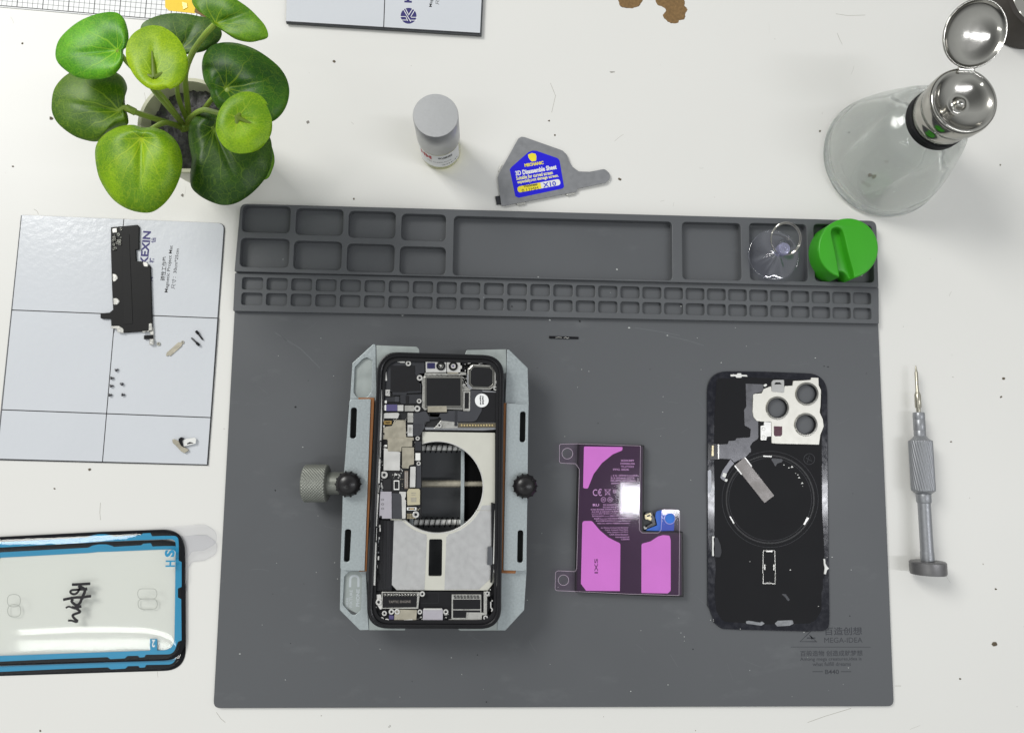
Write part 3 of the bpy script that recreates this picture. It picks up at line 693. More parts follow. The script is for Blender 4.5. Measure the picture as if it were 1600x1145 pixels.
# ------------------------------------------------------------------ glass pump bottle
def pump():
    c = W((1378, 247), 0); t = thing('pump_bottle', 'empty clear glass dispenser bottle with steel pump head and raised round lid', 'bottle', (c.x, c.y, 0))
    T = Matrix.Translation((c.x, c.y, 0))
    G = M('bottle_clear_glass', (255, 255, 255), .0, trans=1, ior=1.47, var=0.0)
    thin_glass(G, (252, 255, 253), .25)
    fat = lambda L_: [(r_*(1.06 if z_ < 20 else 1.06 - .06*min(1, (z_ - 20)/25)), z_) for r_, z_ in L_]
    outer = [(.05, .6), (30, .4), (36.5, 0.2), (38.4, 1.2), (39.2, 3.2), (38.6, 5.2), (38.0, 5.8), (38.3, 8), (36.8, 14), (34, 25), (30.2, 38), (28, 45), (25.6, 50), (21.2, 54), (17.4, 55.5), (16.6, 57.5), (16.6, 62)]
    inner = [(14.6, 62), (14.6, 57), (15.5, 54.5), (19, 52.4), (23.2, 49), (26.4, 44.5), (28.8, 38), (32.6, 25.5), (35.4, 15), (37.0, 9), (36.6, 5.6), (34, 4.2), (20, 3.2), (.05, 2.8)]
    obj('glass_body', lathe(fat(outer) + fat(inner), 96, T, cap=False), G, t, sharp=180)
    obj('black_collar', lathe([(17.4, 56.5), (18.2, 57), (18.2, 61.5), (17.5, 62), (.1, 62)], 64, T), CHAR, t)
    obj('brown_residue', plate([[W(p, 4) for p in smooth_closed([(1357, 272), (1361, 270), (1365, 273), (1369, 272), (1370, 276), (1365, 279), (1362, 276), (1358, 276)], 3)]], 3.9, 4.3, .1), M('brown_residue', (110, 95, 72), .6, trans=.3), t)
    obj('pump_collar', lathe([(17.4, 62), (17.9, 62.6), (17.9, 69), (17.4, 70.5), (18.6, 73), (19.4, 75.5), (19.5, 80.5), (18.9, 82.6), (18.0, 83.2), (16.9, 82.9), (15.6, 81.4), (12, 79.6), (7, 77.6), (3.6, 77.0), (3.2, 79.6), (2.3, 81), (.6, 81.4), (.05, 81.4)], 96, T), STEEL, t, sharp=180)
    h = Vector(W((1507, 112), 82)); d = (Vector(W((1520, 57), 90)) - h).normalized()
    al = math.radians(22)                                        # how far the open lid stands up from level
    ex = Vector((d.x*math.cos(al), d.y*math.cos(al), math.sin(al))); ey = Vector((-d.y, d.x, 0)); ez = ex.cross(ey)
    if ez.z < 0: ez = -ez
    C0 = Vector((h.x, h.y, 83.5)) + ex*18.4
    M4 = Matrix(((ex.x, ey.x, ez.x, C0.x), (ex.y, ey.y, ez.y, C0.y), (ex.z, ey.z, ez.z, C0.z), (0, 0, 0, 1)))
    obj('lid', lathe([(.05, -3.6), (8, -3.3), (13, -2.2), (16.4, -.6), (17.6, .6), (17.9, 1.6), (17.4, 2.1), (16.9, 1.6), (16.3, .6), (15.4, -.2), (12.6, -1.5), (8, -2.5), (.05, -2.8)], 96, M4), STEEL, t, sharp=180)
    obj('hinge', xf(plate([rnd(rect(-20.5, -4.6, -16.2, 4.6), 1)], -1.2, .6, .2) + tube([(-19.4, -4.8, -.4), (-19.4, 4.8, -.4)], 1.1, 12), M4), STEEL, t)
pump()

# ------------------------------------------------------------------ dark round lid, top right corner
c = W((1631, -6), 22)
lid = thing('round_jar', 'black round jar with a thin bright rim in the far right corner', 'jar', (c.x, c.y, 0))
T = Matrix.Translation((c.x, c.y, 0))
obj('jar_wall', lathe([(24, 0), (25.2, 1), (25.2, 21), (24.6, 22), (21.2, 22), (20.6, 21), (20.3, 12), (.05, 12)], 80, T), M('dark_bronze', (62, 58, 54), .4, metal=.3), lid)
obj('jar_rim', lathe([(20.6, 21.2), (21.3, 22.1), (20.9, 22.5), (20.3, 22)], 80, T), STEEL, lid)
obj('dark_inside', lathe([(.05, 13), (20.1, 13), (20.1, 12.2)], 60, T), BLACK, lid)

# ------------------------------------------------------------------ card with thin opening blades
CV = View(760, 200, 7.619)
card = thing('blade_card', 'grey steel blade holder with a blue and yellow label, lying beyond the mat', 'tool', (*CV.w((600, 560), 0), 0))
obj('steel_plate', plc(CV, [(378, 128, 30), (415, 105, 25), (455, 110, 25), (905, 268, 50), (960, 320, 40), (985, 395, 30), (1020, 460, 60), (1100, 518, 60), (1230, 522, 60), (1410, 487, 60), (1470, 545, 50), (1472, 600, 50), (1425, 652, 50), (1085, 722, 10), (1078, 758, 8), (195, 930, 12), (178, 920, 8), (133, 590, 15), (150, 540, 10)], 1.2, 2.0, .15), M('satin_grey_plate', (142, 143, 146), .4, metal=.45, var=.05, vs=300, rv=.06), card)
LBL = M('blue_label', (20, 8, 205), .42, var=.03)
obj('blue_label', plc(CV, [(500, 290, 20), (548, 270, 20), (600, 275, 20), (845, 360, 20), (870, 385, 15), (925, 700, 20), (905, 722, 15), (385, 832, 20), (345, 815, 20), (278, 495, 15), (300, 465, 15)], 2.0, 2.08, .02), LBL, card)
YPR = M('yellow_print', (230, 215, 50), .45)
A = 10.5
obj('yellow_lettering', txt(CV, 'MECHANIC', (567, 430), 238, 42, 2.11, A-1, .05), YPR, card)
obj('white_lettering', txt(CV, '3D Disassemble Sheet', (590, 503), 515, 62, 2.11, A, .045), WHT, card)
obj('label_lettering', txt(CV, 'Suitable for curved screen', (572, 566), 458, 48, 2.11, A, .03) + txt(CV, 'especially,not damage screen.', (615, 610), 515, 52, 2.11, A, .03), M('pale_yellow_print', (232, 228, 160), .5), card)
def pill(x0, x1):
    c = (625, 690); a = math.radians(-A); P = []
    for (x, y) in rnd([(x0, -37, 36 if x0 < -200 else 0), (x1, -37, 36 if x1 > 200 else 0), (x1, 37, 36 if x1 > 200 else 0), (x0, 37, 36 if x0 < -200 else 0)], 0, 8):
        P.append((c[0] + x*math.cos(a) - y*math.sin(a), c[1] + x*math.sin(a) + y*math.cos(a)))
    return sheet([CV.w(p, 2.11) for p in P], 2.11)
obj('yellow_field', pill(-258, 25), YPR, card)
obj('white_field', pill(25, 258), WHT, card)
obj('thickness_lettering', txt(CV, 'Thickness', (522, 683), 178, 32, 2.14, A, .03) + txt(CV, '0.12MM', (520, 733), 205, 42, 2.14, A, .0), BLK, card)
obj('count_lettering', txt(CV, 'X10', (750, 672), 165, 62, 2.14, A, .03), M('blue_print', (60, 70, 190), .5), card)
obj('emblem', plc(CV, [(495, 318), (540, 300), (585, 308), (596, 340), (592, 392), (540, 402), (515, 375), (500, 350)], 2.08, 2.12, 0, 10), YPR, card)
for P in ([(180, 435), (205, 448), (165, 525), (140, 512)], [(365, 893), (462, 876), (466, 905), (370, 922)], [(955, 775), (1052, 757), (1056, 786), (960, 806)]):
    obj('clip', plc(CV, P, .4, 1.6, .2, 5), SILVER, card)
obj('blade_stack', plc(CV, [(105, 815), (165, 806), (185, 905), (122, 912)], .1, 1.2, .1, 3), DARK, card)

# ------------------------------------------------------------------ suction cup with a pull ring
def suction():
    k = K(12); c = W((1210, 398), 11); t = thing('suction_cup', 'clear plastic suction cup with a wire pull ring in the tray', 'suction cup', (c.x, c.y, BZ))
    R_ = 42.5/k; G = film('clear_vinyl', (246, 246, 250), .03, .06)
    kn = W((1225, 389), 20); off = Vector((kn.x - c.x, kn.y - c.y))*.25
    vs, fs = [], []; nr, na = 14, 72
    for i in range(nr + 1):
        r = i/nr
        for j in range(na):
            a = 2*math.pi*j/na
            fold = .9*math.sin(3*a + 1)*r*r + (1.6*math.exp(-((a - 4.3)/.16)**2) + 1.3*math.exp(-((a - 3.55)/.2)**2) + 1.0*math.exp(-((a - 5.1)/.2)**2))*math.sin(math.pi*r)
            z = 10.0 + 6.5*(1 - r)**1.6 + fold*.6
            vs.append((c.x + off.x*(1-r) + R_*r*math.cos(a), c.y + off.y*(1-r) + R_*r*math.sin(a), z))
    for i in range(nr):
        for j in range(na):
            j2 = (j+1) % na; fs.append((i*na+j, i*na+j2, (i+1)*na+j2, (i+1)*na+j))
    m = len(vs); vs += [(x, y, z - .5) for x, y, z in vs]; fs += [tuple(i + m for i in f)[::-1] for f in fs]
    fs += [(nr*na + j, nr*na + j + m, nr*na + (j+1) % na + m, nr*na + (j+1) % na) for j in range(na)]
    obj('cup', [(vs, fs, True)], G, t, sharp=180)
    T = Matrix.Translation((c.x + off.x, c.y + off.y, 0))
    CL = M('clear_knob', (205, 205, 232), .08, trans=.75, var=.02)
    obj('knob', lathe([(2.6, 15.5), (2.3, 19), (3.8, 20), (4.1, 21), (4.1, 24), (3.6, 25), (.05, 25.2)], 40, T), CL, t)
    rc = Vector((*W((1227, 374), 25), 25)); n1 = Vector((.9, .35, .25)).normalized()
    ang = math.radians(52)
    e1 = Vector((math.cos(ang), -math.sin(ang), -.25)).normalized(); e2 = Vector((math.sin(ang), math.cos(ang), 0.45)).normalized()
    for dr, dz in ((0, 0), (.5, .9)):
        obj('ring', tube([rc + e1*(9.6 + dr)*math.cos(q*math.pi/30) + e2*(8.6 + dr)*math.sin(q*math.pi/30) + Vector((0, 0, dz)) for q in range(60)], .42, 8, closed=True), STEEL, t)
suction()

# ------------------------------------------------------------------ green rubber block with a groove
def green():
    V = View(1160, 330, 6.957); z1 = 21
    t0 = W((1321, 394), BZ); t = thing('green_holder', 'round bright green rubber tool rest with a groove, in the last tray', 'tool rest', (*t0, BZ))
    cx, cy, R_ = 1155, 402, 328
    a0, a1 = math.radians(107), math.radians(79)
    C = lambda a: (cx + R_*math.cos(a), cy + R_*math.sin(a))
    arc = [C(a1 + (a0 - a1 - 2*math.pi)*k/70) for k in range(71)]
    # slot runs from the notch up to its rounded end; the notch goes right through, the groove is shallower
    slot = [(1060, 690), (1052, 640), (1012, 420), (975, 250), (985, 195), (1035, 178), (1082, 200), (1108, 260), (1150, 440), (1205, 640), (1215, 690)]
    top = arc + smooth_up(slot)
    notch = [(1060, 700), (1062, 668), (1095, 640), (1145, 645), (1185, 680), (1205, 712)]
    low = arc + smooth_up(notch)
    body = plate([[V.w(p, z1) for p in top]], BZ, z1, 1.5) + plate([[V.w(p, z1) for p in low]], BZ + .1, z1 - 5.5, 0.3)
    # floor of the groove only: it stays inside the outline, the low plate is slightly smaller
    lowin = [(cx + (p[0]-cx)*.985, cy + (p[1]-cy)*.985) for p in low]
    body = plate([[V.w(p, z1) for p in top]], BZ, z1, 1.3) + plate([[V.w(p, z1) for p in lowin]], BZ + .3, z1 - 5.5, 0.8)
    o = obj('rubber_body', body, GREEN, t, sharp=70)
    for p in o.data.polygons: p.use_smooth = True
    o.data.set_sharp_from_angle(angle=math.radians(50))
def smooth_up(pts): return [tuple(p) for p in smooth_open(pts, 5)]
green()

# ------------------------------------------------------------------ phone clamp
Z1 = View(450, 520, 2.385); Z2 = View(560, 540, 6.667); Z3 = View(560, 680, 6.667); Z4 = View(560, 840, 6.667)
clamp = thing('phone_clamp', 'spring loaded zinc plated clamp with two black knobs gripping the open phone housing', 'clamp', (*Z1.w((556, 575), BZ), BZ))
LP = View(520, 530, 8.81)   # crop of the upper left corner
# left jaw: lower plate with two pockets
lowL = [(268, 318, 6), (560, 62, 22), (586, 66, 10), (588, 640), (575, 830), (240, 830)]
pocket = rnd([(300, 385, 20), (410, 272, 50), (470, 248, 30), (545, 290, 40), (530, 720, 60), (475, 800, 60), (330, 800, 60), (284, 730, 50)], 20, 6)
def toZ1(v, p): q = v.px(p); return ((q[0] - 450)*2.385, (q[1] - 520)*2.385)
lowL = [toZ1(LP, p[:2]) for p in lowL]; pocketU = [toZ1(LP, p) for p in pocket]
LB = View(520, 860, 8.18)
pocketD = [toZ1(LB, p) for p in rnd([(145, 330, 40), (215, 262, 50), (330, 262, 50), (375, 330, 40), (358, 760, 50), (290, 822, 50), (240, 815, 40), (125, 690, 30)], 0, 6)]
H0, H1, H2 = 22.5, 24.0, 28.6
left_out = [(231, 250, 0), (240, 113, 5), (318, 41, 6), (326, 45, 3), (330, 250), (312, 560), (291, 900), (300, 1106, 3), (268, 1107, 6), (193, 1032, 8), (196, 880, 4), (205, 560)]
obj('jaw_plate', plc(Z1, left_out, H0, H1, .2, holes=[pocketU, pocketD]), ZINC, clamp)
obj('pocket_floor', plc(Z1, [toZ1(LP, p) for p in [(270, 330), (560, 230), (560, 815), (270, 815)]], H0 - 1.4, H0 - .2, .1), ZINC2, clamp)
obj('pocket_floor', plc(Z1, [toZ1(LB, p) for p in [(115, 262), (385, 262), (380, 840), (110, 700)]], H0 - 1.4, H0 - .2, .1), ZINC2, clamp)
LBT = M('etched_print', (190, 196, 200), .4, metal=.4)
obj('etched_lettering', txt(LB, 'U', (275, 385), 130, 150, H0 - .17, 180, .02) + txt(LB, 'PHONE', (320, 600), 210, 45, H0 - .17, 90, .03) + txt(LB, 'FIXTURE', (232, 610), 210, 35, H0 - .17, 90, .01) + txt(LB, '专用夹具', (185, 660), 110, 35, H0 - .17, 90, .01), LBT, clamp)
obj('end_tongue', plc(Z1, [(329, 46, 2), (480, 52, 10), (489, 62, 8), (489, 130), (329, 130)], H0 - .6, H1 - .6, .2), ZINC2, clamp)
obj('end_tongue', plc(Z1, [(300, 1060), (436, 1060), (436, 1108, 1), (300, 1107, 1)], H0 - .6, H1 - .7, .2), ZINC2, clamp)
right_out = [(817, 62, 4), (824, 63, 6), (893, 131, 6), (897, 265), (892, 560), (889, 888), (880, 1032, 8), (810, 1108, 6), (780, 1107, 3), (790, 900), (805, 560), (810, 250)]
obj('jaw_plate', plc(Z1, right_out, H0, H1, .2), ZINC, clamp)
obj('end_tongue', plc(Z1, [(660, 78, 4), (666, 64, 8), (813, 61, 2), (813, 150), (660, 150)], H0 - .6, H1 - .6, .2), ZINC2, clamp)
obj('end_tongue', plc(Z1, [(633, 1104), (700, 1060), (790, 1060), (790, 1108, 1), (642, 1109, 1)], H0 - .6, H1 - .7, .2), ZINC2, clamp)
slots = [[(234, 278, 11), (257, 278, 11), (253, 393, 11), (230, 393, 11)], [(212, 731, 11), (236, 731, 11), (229, 853, 11), (207, 853, 11)]]
obj('clamp_plate', plc(Z1, [(229, 248, 12), (308, 246, 4), (285, 886, 2), (194, 884, 14), (206, 560)], H2 - 2.2, H2, .25, holes=[rnd(s, 0, 6) for s in slots]), ZINC, clamp)
slots = [[(865, 293, 11), (886, 293, 11), (884, 407, 11), (863, 407, 11)], [(856, 735, 11), (877, 735, 11), (875, 856, 11), (854, 856, 11)]]
obj('clamp_plate', plc(Z1, [(814, 262, 3), (896, 266, 12), (893, 560), (888, 887, 8), (802, 884, 3)], H2 - 2.2, H2, .25, holes=[rnd(s, 0, 6) for s in slots]), ZINC, clamp)
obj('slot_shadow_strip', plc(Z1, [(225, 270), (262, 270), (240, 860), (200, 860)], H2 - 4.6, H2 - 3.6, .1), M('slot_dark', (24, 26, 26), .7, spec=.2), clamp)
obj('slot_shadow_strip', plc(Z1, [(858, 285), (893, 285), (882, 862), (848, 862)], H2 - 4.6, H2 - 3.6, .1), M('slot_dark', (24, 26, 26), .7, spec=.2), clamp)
obj('rubber_pad', plc(Z1, [(262, 241), (322, 241, 2), (318, 330), (293, 888, 2), (262, 889), (282, 880), (305, 320), (304, 249), (262, 248)], H2 - 2.6, H2 - .8, .2), ORANGE, clamp)
obj('rubber_pad', plc(Z1, [(804, 261, 2), (816, 261), (812, 330), (803, 880), (850, 884), (848, 896, 2), (793, 895, 2)], H2 - 2.6, H2 - .8, .2), ORANGE, clamp)
# legs of the jaws down to the mat
for xy in ((285, 170), (285, 960), (845, 190), (835, 980)):
    c = Z1.w(xy, 20); obj('foot', lathe([(2.8, BZ), (3, BZ + .5), (3, H0 - 1.6)], 24, Matrix.Translation((c.x, c.y, 0))), GUN, clamp)
# guide rods, springs and the driving screw, seen through the housing
def xrod(name, y, x0, x1, z, r, mat, spring=0):
    a = Z1.w((x0, y), z); b = Z1.w((x1, y), z)
    ch = tube([(a.x, a.y, z), (b.x, b.y, z)], r, 16)
    obj(name, ch, mat, clamp)
    if spring:
        L_ = (b - a).length; n = int(L_/spring*10); P = []
        for i in range(n + 1):
            t = i/n; q = a.lerp(b, t); an = 2*math.pi*i/10
            P.append((q.x, q.y + 3.0*math.sin(an), z + 3.0*math.cos(an)))
        obj('spring', tube(P, .3, 6), BLACK, clamp)
xrod('guide_rod', 428, 240, 870, 13, 1.7, WHT, 3.2)
xrod('guide_rod', 705, 230, 865, 13, 1.7, WHT, 3.2)
a = Z1.w((235, 562), 13); b = Z1.w((870, 562), 13)
n = 900; Mx = Matrix.Translation((a.x, a.y, 13)) @ Matrix.Rotation(math.atan2(b.y - a.y, b.x - a.x), 4, 'Z') @ Matrix.Rotation(math.pi/2, 4, 'Y')
L_ = (b - a).length
obj('drive_screw', lathe([(1.9 + (.5 if i % 2 else 0), L_*i/240) for i in range(241)], 14, Mx), TAN, clamp, sharp=180)
obj('cross_bar', plc(Z1, [(645, 395), (658, 395), (656, 755), (642, 755)], 14, 18, .2), ZINC, clamp)
obj('cross_bar', plc(Z1, [(450, 395), (466, 395), (466, 755), (452, 755)], 14, 18, .2), ZINC, clamp)
obj('dark_slide', plc(Z1, [(658, 395), (745, 395), (745, 755), (656, 755)], 12, 14.5, .2), M('dull_black_slide', (9, 9, 10), .8, spec=.1), clamp)
# knobs
def knob(cx, cy, zt, r):
    c = Z1.w((cx, cy), zt - 2); T = Matrix.Translation((c.x, c.y, 0))
    f = lambda i, a: 1 + (.10*max(0, math.cos(14*a))**2 if 2 <= i <= 5 else 0)
    o = obj('thumb_knob', lathe([(3, H2), (3.2, H2 + 1.4), (r*.93, H2 + 1.8), (r*.98, H2 + 2.4), (r*.98, H2 + 4.8), (r*.93, H2 + 5.4), (r*.90, H2 + 5.9), (r*.8, H2 + 7.2), (r*.6, H2 + 8.2), (r*.3, H2 + 8.8), (.05, H2 + 9)], 156, T, f), KNOB, clamp, sharp=50)
knob(222, 564, H2 + 8, 7.2); knob(884, 571, H2 + 8, 7.0)
# knurled driving knob on the left
KA = Z1.w((58, 560), 14); KB = Z1.w((245, 560), 14)
Mk = Matrix.Translation((KA.x, KA.y, 13.6)) @ Matrix.Rotation(math.atan2(KB.y - KA.y, KB.x - KA.x), 4, 'Z') @ Matrix.Rotation(math.pi/2, 4, 'Y')
R_ = 11.0; LK = 14.8
prof = [(R_ - 1.4, 0), (R_ - .4, .5)] + [(R_, 1 + (LK - 2)*i/52) for i in range(53)] + [(R_ - .6, LK - .3), (R_ - 1.6, LK)]
def kn(i, a):
    if i < 2 or i > 54: return 1
    t = i/52*LK
    return 1 + .034*(abs(((a*36/(2*math.pi) + t*.5) % 1) - .5)*2 + abs(((a*36/(2*math.pi) - t*.5) % 1) - .5)*2 - 1)
obj('knurled_knob', lathe(prof, 352, Mk, kn), GUN, clamp, sharp=180)
obj('knob_shaft', lathe([(6.8, LK - .5), (6.8, LK + 12), (4, LK + 13), (4, LK + 17)], 48, Mk), GUN, clamp)

# ------------------------------------------------------------------ opened phone housing
ph = thing('phone_housing', 'opened black phone housing with exposed circuit board, held in the clamp', 'phone', (*Z1.w((550, 580), 24), 24.2))
FZ0, FZ1 = 24.2, 33.0
out = rnd([(334, 69, 82), (806, 84, 82), (794, 1104, 82), (290, 1102, 82)], 0, 12)
inn = rnd([(353, 88, 66), (788, 100, 66), (777, 1086, 66), (311, 1084, 66)], 0, 10)
obj('frame', plc(Z1, out, FZ0, FZ1, .9, holes=[inn]), M('black_frame', (22, 22, 25), .3, metal=.3, var=.1), ph)
mid = rnd([(343, 78, 74), (797, 92, 74), (785, 1095, 74), (300, 1093, 74)], 0, 12)
inn2 = rnd([(365, 104, 60), (777, 114, 60), (766, 1070, 60), (323, 1070, 60)], 0, 8)
obj('frame_ledge', plc(Z1, mid, 29.5, 31.6, .2, holes=[inn2]), CHAR, ph)
cc = circ(556, 575, 172, 96)
slot = rnd([(526, 768, 7), (575, 768, 7), (573, 906, 7), (523, 906, 7)], 0, 4)
obj('back_floor', plc(Z1, inn, 24.6, 26.6, .1, holes=[cc, slot]), CHAR, ph)
z = 28.6
obj('beige_midplate', plc(Z1, [(370, 366), (772, 372, 3), (771, 900), (768, 928), (745, 959), (405, 958), (386, 936), (382, 700), (372, 600)], 26.8, z, .15, holes=[cc, slot]), BEIGE, ph)
obj('circle_lip', plate([[Z1.w(p, z) for p in circ(556, 575, 173.5, 96)], [Z1.w(p, z) for p in circ(556, 575, 169.5, 96)]], 26.0, z + .12, .1), BRIGHT, ph)
def arc1(r, a0, a1, n=16): return [(556 + r*math.cos(math.radians(a0 + (a1-a0)*k/n)), 575 + r*math.sin(math.radians(a0 + (a1-a0)*k/n))) for k in range(n + 1)]
obj('silver_patch', plc(Z1, [(393, 699, 3), (428, 699, 3)] + arc1(180, 136, 103, 10) + [(517, 762, 6), (508, 957), (405, 957, 2), (387, 938, 2)], z, z + .18, .05), PATCH, ph)
obj('silver_patch', plc(Z1, arc1(180, 76, 22, 14)[0:] + [(769, 640), (768, 880), (764, 905, 3), (712, 955, 3), (583, 956), (590, 760, 6)], z, z + .18, .05), PATCH, ph)
obj('plate_seam', strk(Z1, [(700, 660), (770, 662)], 1.2, z + .2), TAN, ph)
STR = M('streaky_black_strip', (26, 26, 30), .3, var=.45, vs=350, stretch=(3, .03, 1), rv=.1)
obj('black_strip', plc(Z1, [(340, 696), (395, 698), (386, 960), (322, 960)], 27, 28.9, .15), STR, ph)
obj('battery_pull_tab', plc(Z4, rnd([(1345, 95, 12), (1396, 95, 12), (1396, 283, 12), (1340, 283, 12)], 0), 28, 30.6, .2), M('tab_grey', (96, 98, 102), .35, metal=.4), ph)
def P2(name, v, pts, z1, mat, r=0, bev=.1, th=1.2, holes=()): return pl(name, v, pts, z1 - th, z1, mat, ph, bev, r, holes)
# black boards
P2('circuit_board', Z1, [(352, 222, 3), (500, 225), (520, 300), (640, 300), (640, 362), (500, 366), (497, 690, 4), (440, 694), (330, 690), (335, 580), (345, 400)], 29.3, PCB, th=2)
P2('speaker_module', Z2, [(262, 150, 10), (690, 150, 6), (690, 285), (640, 290, 20), (600, 330, 20), (610, 370, 20), (655, 400), (655, 490, 6), (505, 495), (495, 515), (360, 515), (350, 480), (262, 470)], 30.4, DARK, th=2)
P2('speaker_face', Z2, [(335, 208, 4), (590, 208), (590, 290), (640, 400), (645, 470, 4), (525, 472), (505, 482), (350, 482), (335, 450)], 30.6, CHAR)
P2('grey_cover', Z2, [(275, 535, 10), (430, 535, 6), (430, 585, 6), (275, 585, 10)], 30.6, DARK); P2('grey_cover', Z2, [(435, 512, 16), (658, 508, 4), (658, 600, 4), (450, 606, 10), (435, 590)], 30.3, DARK)
P2('cover_rib', Z2, [(492, 520, 10), (525, 520, 10), (520, 598), (495, 598)], 30.7, CHAR)
P2('dark_cover', Z2, [(378, 530, 6), (422, 530, 6), (422, 585, 6), (378, 585, 6)], 30.9, FLEX)
# camera modules
P2('front_camera_frame', Z2, [(700, 158, 5), (790, 155, 4), (800, 145), (915, 148, 5), (915, 275, 5), (702, 278, 5)], 31.2, BRIGHT, th=2.5)
P2('front_camera_frame', Z2, [(922, 148, 5), (1058, 150, 5), (1062, 205), (1078, 210), (1078, 235), (1062, 245), (1060, 278, 5), (922, 275, 5)], 31.3, BRIGHT, th=2.5)
def disc(name, v, cx, cy, r, z0, z1, mat, hole=0, bev=.1):
    loops = [[v.w(p, z1) for p in circ(cx, cy, r, 32)]] + ([[v.w(p, z1) for p in circ(cx, cy, hole, 32)]] if hole else [])
    return obj(name, plate(loops, z0, z1, bev), mat, ph)
P2('projector_window', Z2, [(715, 178, 6), (798, 178, 6), (798, 238, 6), (715, 238, 6)], 31.5, M('violet_window', (48, 46, 84), .15, coat=.5), th=.6)
for cx, cy in ((858, 210), (987, 212)):
    disc('front_lens', Z2, cx, cy, 48, 31, 31.9, BLACK, 26, .2); disc('lens_glass', Z2, cx, cy, 26, 30.6, 31.2, GUN if cx < 900 else BLACK); disc('lens_core', Z2, cx, cy, 11, 31.1, 31.35, BRIGHT if cx < 900 else PURPLE)
P2('bracket', Z2, [(690, 285, 3), (915, 285), (915, 292), (1062, 292), (1062, 275), (1120, 280, 4), (1122, 305), (690, 308)], 30.9, SILVER)
P2('bracket', Z2, [(928, 278, 2), (1040, 278, 2), (1040, 292), (928, 292)], 31.4, TAN)
sq = rnd([(690, 322, 10), (1072, 322, 10), (1080, 640, 10), (692, 655, 14)], 0)
P2('camera_bracket', Z2, [(655, 350), (690, 312), (1085, 318, 8), (1100, 400), (1130, 430), (1165, 436), (1165, 470), (1090, 470), (1088, 668, 8), (920, 662), (720, 665), (690, 672, 12), (662, 640), (668, 420)], 30.2, SILVER, r=6)
P2('camera_rim', Z2, [(690, 322, 12), (1080, 322, 12), (1086, 645, 12), (690, 652, 16)], 31.8, STEEL, th=1.8, holes=[[(708, 338), (1064, 338), (1066, 625), (708, 625)]], bev=.25)
P2('camera_back', Z2, [(706, 336, 6), (1066, 336, 6), (1068, 627, 6), (706, 627, 6)], 31.4, CHAR)
P2('flex_cover', Z2, [(722, 632, 4), (918, 628, 4), (922, 690, 6), (722, 692, 6)], 31.9, TAN)
P2('octagon_module', Z2, [(1185, 195, 8), (1385, 205, 8), (1432, 245, 8), (1430, 420, 8), (1372, 458, 8), (1180, 450, 8), (1132, 405, 8), (1138, 240, 8)], 30.8, SILVER)
P2('octagon_ring', Z2, [(1190, 205, 6), (1380, 214, 6), (1420, 252, 6), (1418, 412, 6), (1366, 446, 6), (1186, 440, 6), (1146, 400, 6), (1150, 246, 6)], 31.3, STEEL, th=.8, holes=[rnd([(1203, 222), (1370, 230), (1398, 262), (1396, 402), (1356, 430), (1196, 424), (1168, 390), (1172, 256)], 4)], bev=.2)
P2('octagon_face', Z2, [(1203, 220, 6), (1370, 228, 6), (1400, 262, 6), (1398, 402, 6), (1356, 432, 6), (1194, 426, 6), (1166, 390, 6), (1170, 254, 6)], 31.0, CHAR)
P2('octagon_side', Z2, [(1130, 300), (1165, 300), (1165, 400), (1190, 440), (1170, 460), (1132, 420)], 31.1, ALU)
P2('narrow_frame', Z2, [(1094, 474, 6), (1166, 474, 6), (1162, 680, 8), (1090, 680, 8)], 31.3, SILVER, holes=[[(1108, 490), (1153, 490), (1150, 655), (1105, 655)]], bev=.2)
P2('narrow_face', Z2, [(1106, 488), (1155, 488), (1152, 657), (1103, 657)], 30.9, CHAR)
P2('speaker_frame', Z2, [(860, 775), (1040, 790), (1165, 650), (1165, 470), (1280, 462), (1472, 480, 8), (1462, 870, 10), (1300, 882), (700, 875, 6), (690, 850), (800, 850)], 29.9, ALU)
P2('speaker_face', Z2, [(1167, 478), (1450, 488, 4), (1445, 800), (1040, 800), (1040, 700), (1167, 690)], 30.5, CHAR)
P2('camera_flex', Z2, [(1167, 462), (1290, 462), (1284, 680, 40), (1225, 785, 60), (1165, 792), (1040, 792), (870, 780, 20), (850, 745, 20), (742, 740, 20), (740, 705), (925, 700), (925, 676), (1040, 676), (1160, 690)], 30.9, FLEX, th=.4)
P2('flex_tab', Z2, [(1005, 680), (1032, 680), (1030, 840), (1000, 835)], 31.0, DARK)
P2('gold_strip', Z2, [(1040, 806, 3), (1440, 806, 3), (1440, 850, 3), (1040, 850, 3)], 30.8, M('contact_strip', (92, 84, 66), .5))
obj('gold_dots', sum((plate([[Z2.w(p, 31) for p in circ(1076 + 29*k, 829, 8.5, 12)]], 30.7, 31.05, .05) for k in range(12)), []), M('bright_gold', (225, 205, 150), .3, metal=.5), ph)
disc('paper_sticker', Z2, 1285, 570, 71, 30.95, 31.05, PAPER, bev=0)
STK = View(735, 605, 25.44)
obj('sticker_lettering', txt(STK, 'Repaired', (400, 510), 360, 85, 31.08, -88, .04) + txt(STK, 'market', (508, 515), 340, 85, 31.08, -88, .04), BLK, ph)
P2('flex_cable', Z2, [(570, 705, 10), (700, 680, 12), (745, 745), (742, 785), (690, 800), (690, 850), (640, 935, 8), (570, 940)], 30.5, FLEX, th=.6)
P2('connector_cover', Z2, [(740, 705), (855, 705), (830, 760), (740, 770)], 30.9, DARK)
P2('steel_corner', Z2, [(858, 778, 4), (1035, 795), (1035, 858), (780, 862), (800, 850)], 30.4, SILVER)
obj('flex_lines', sum((strk(Z2, [(585 + 13*k, 812), (585 + 13*k, 925)], 2.0, 30.55) for k in range(7)), []), CHAR, ph)
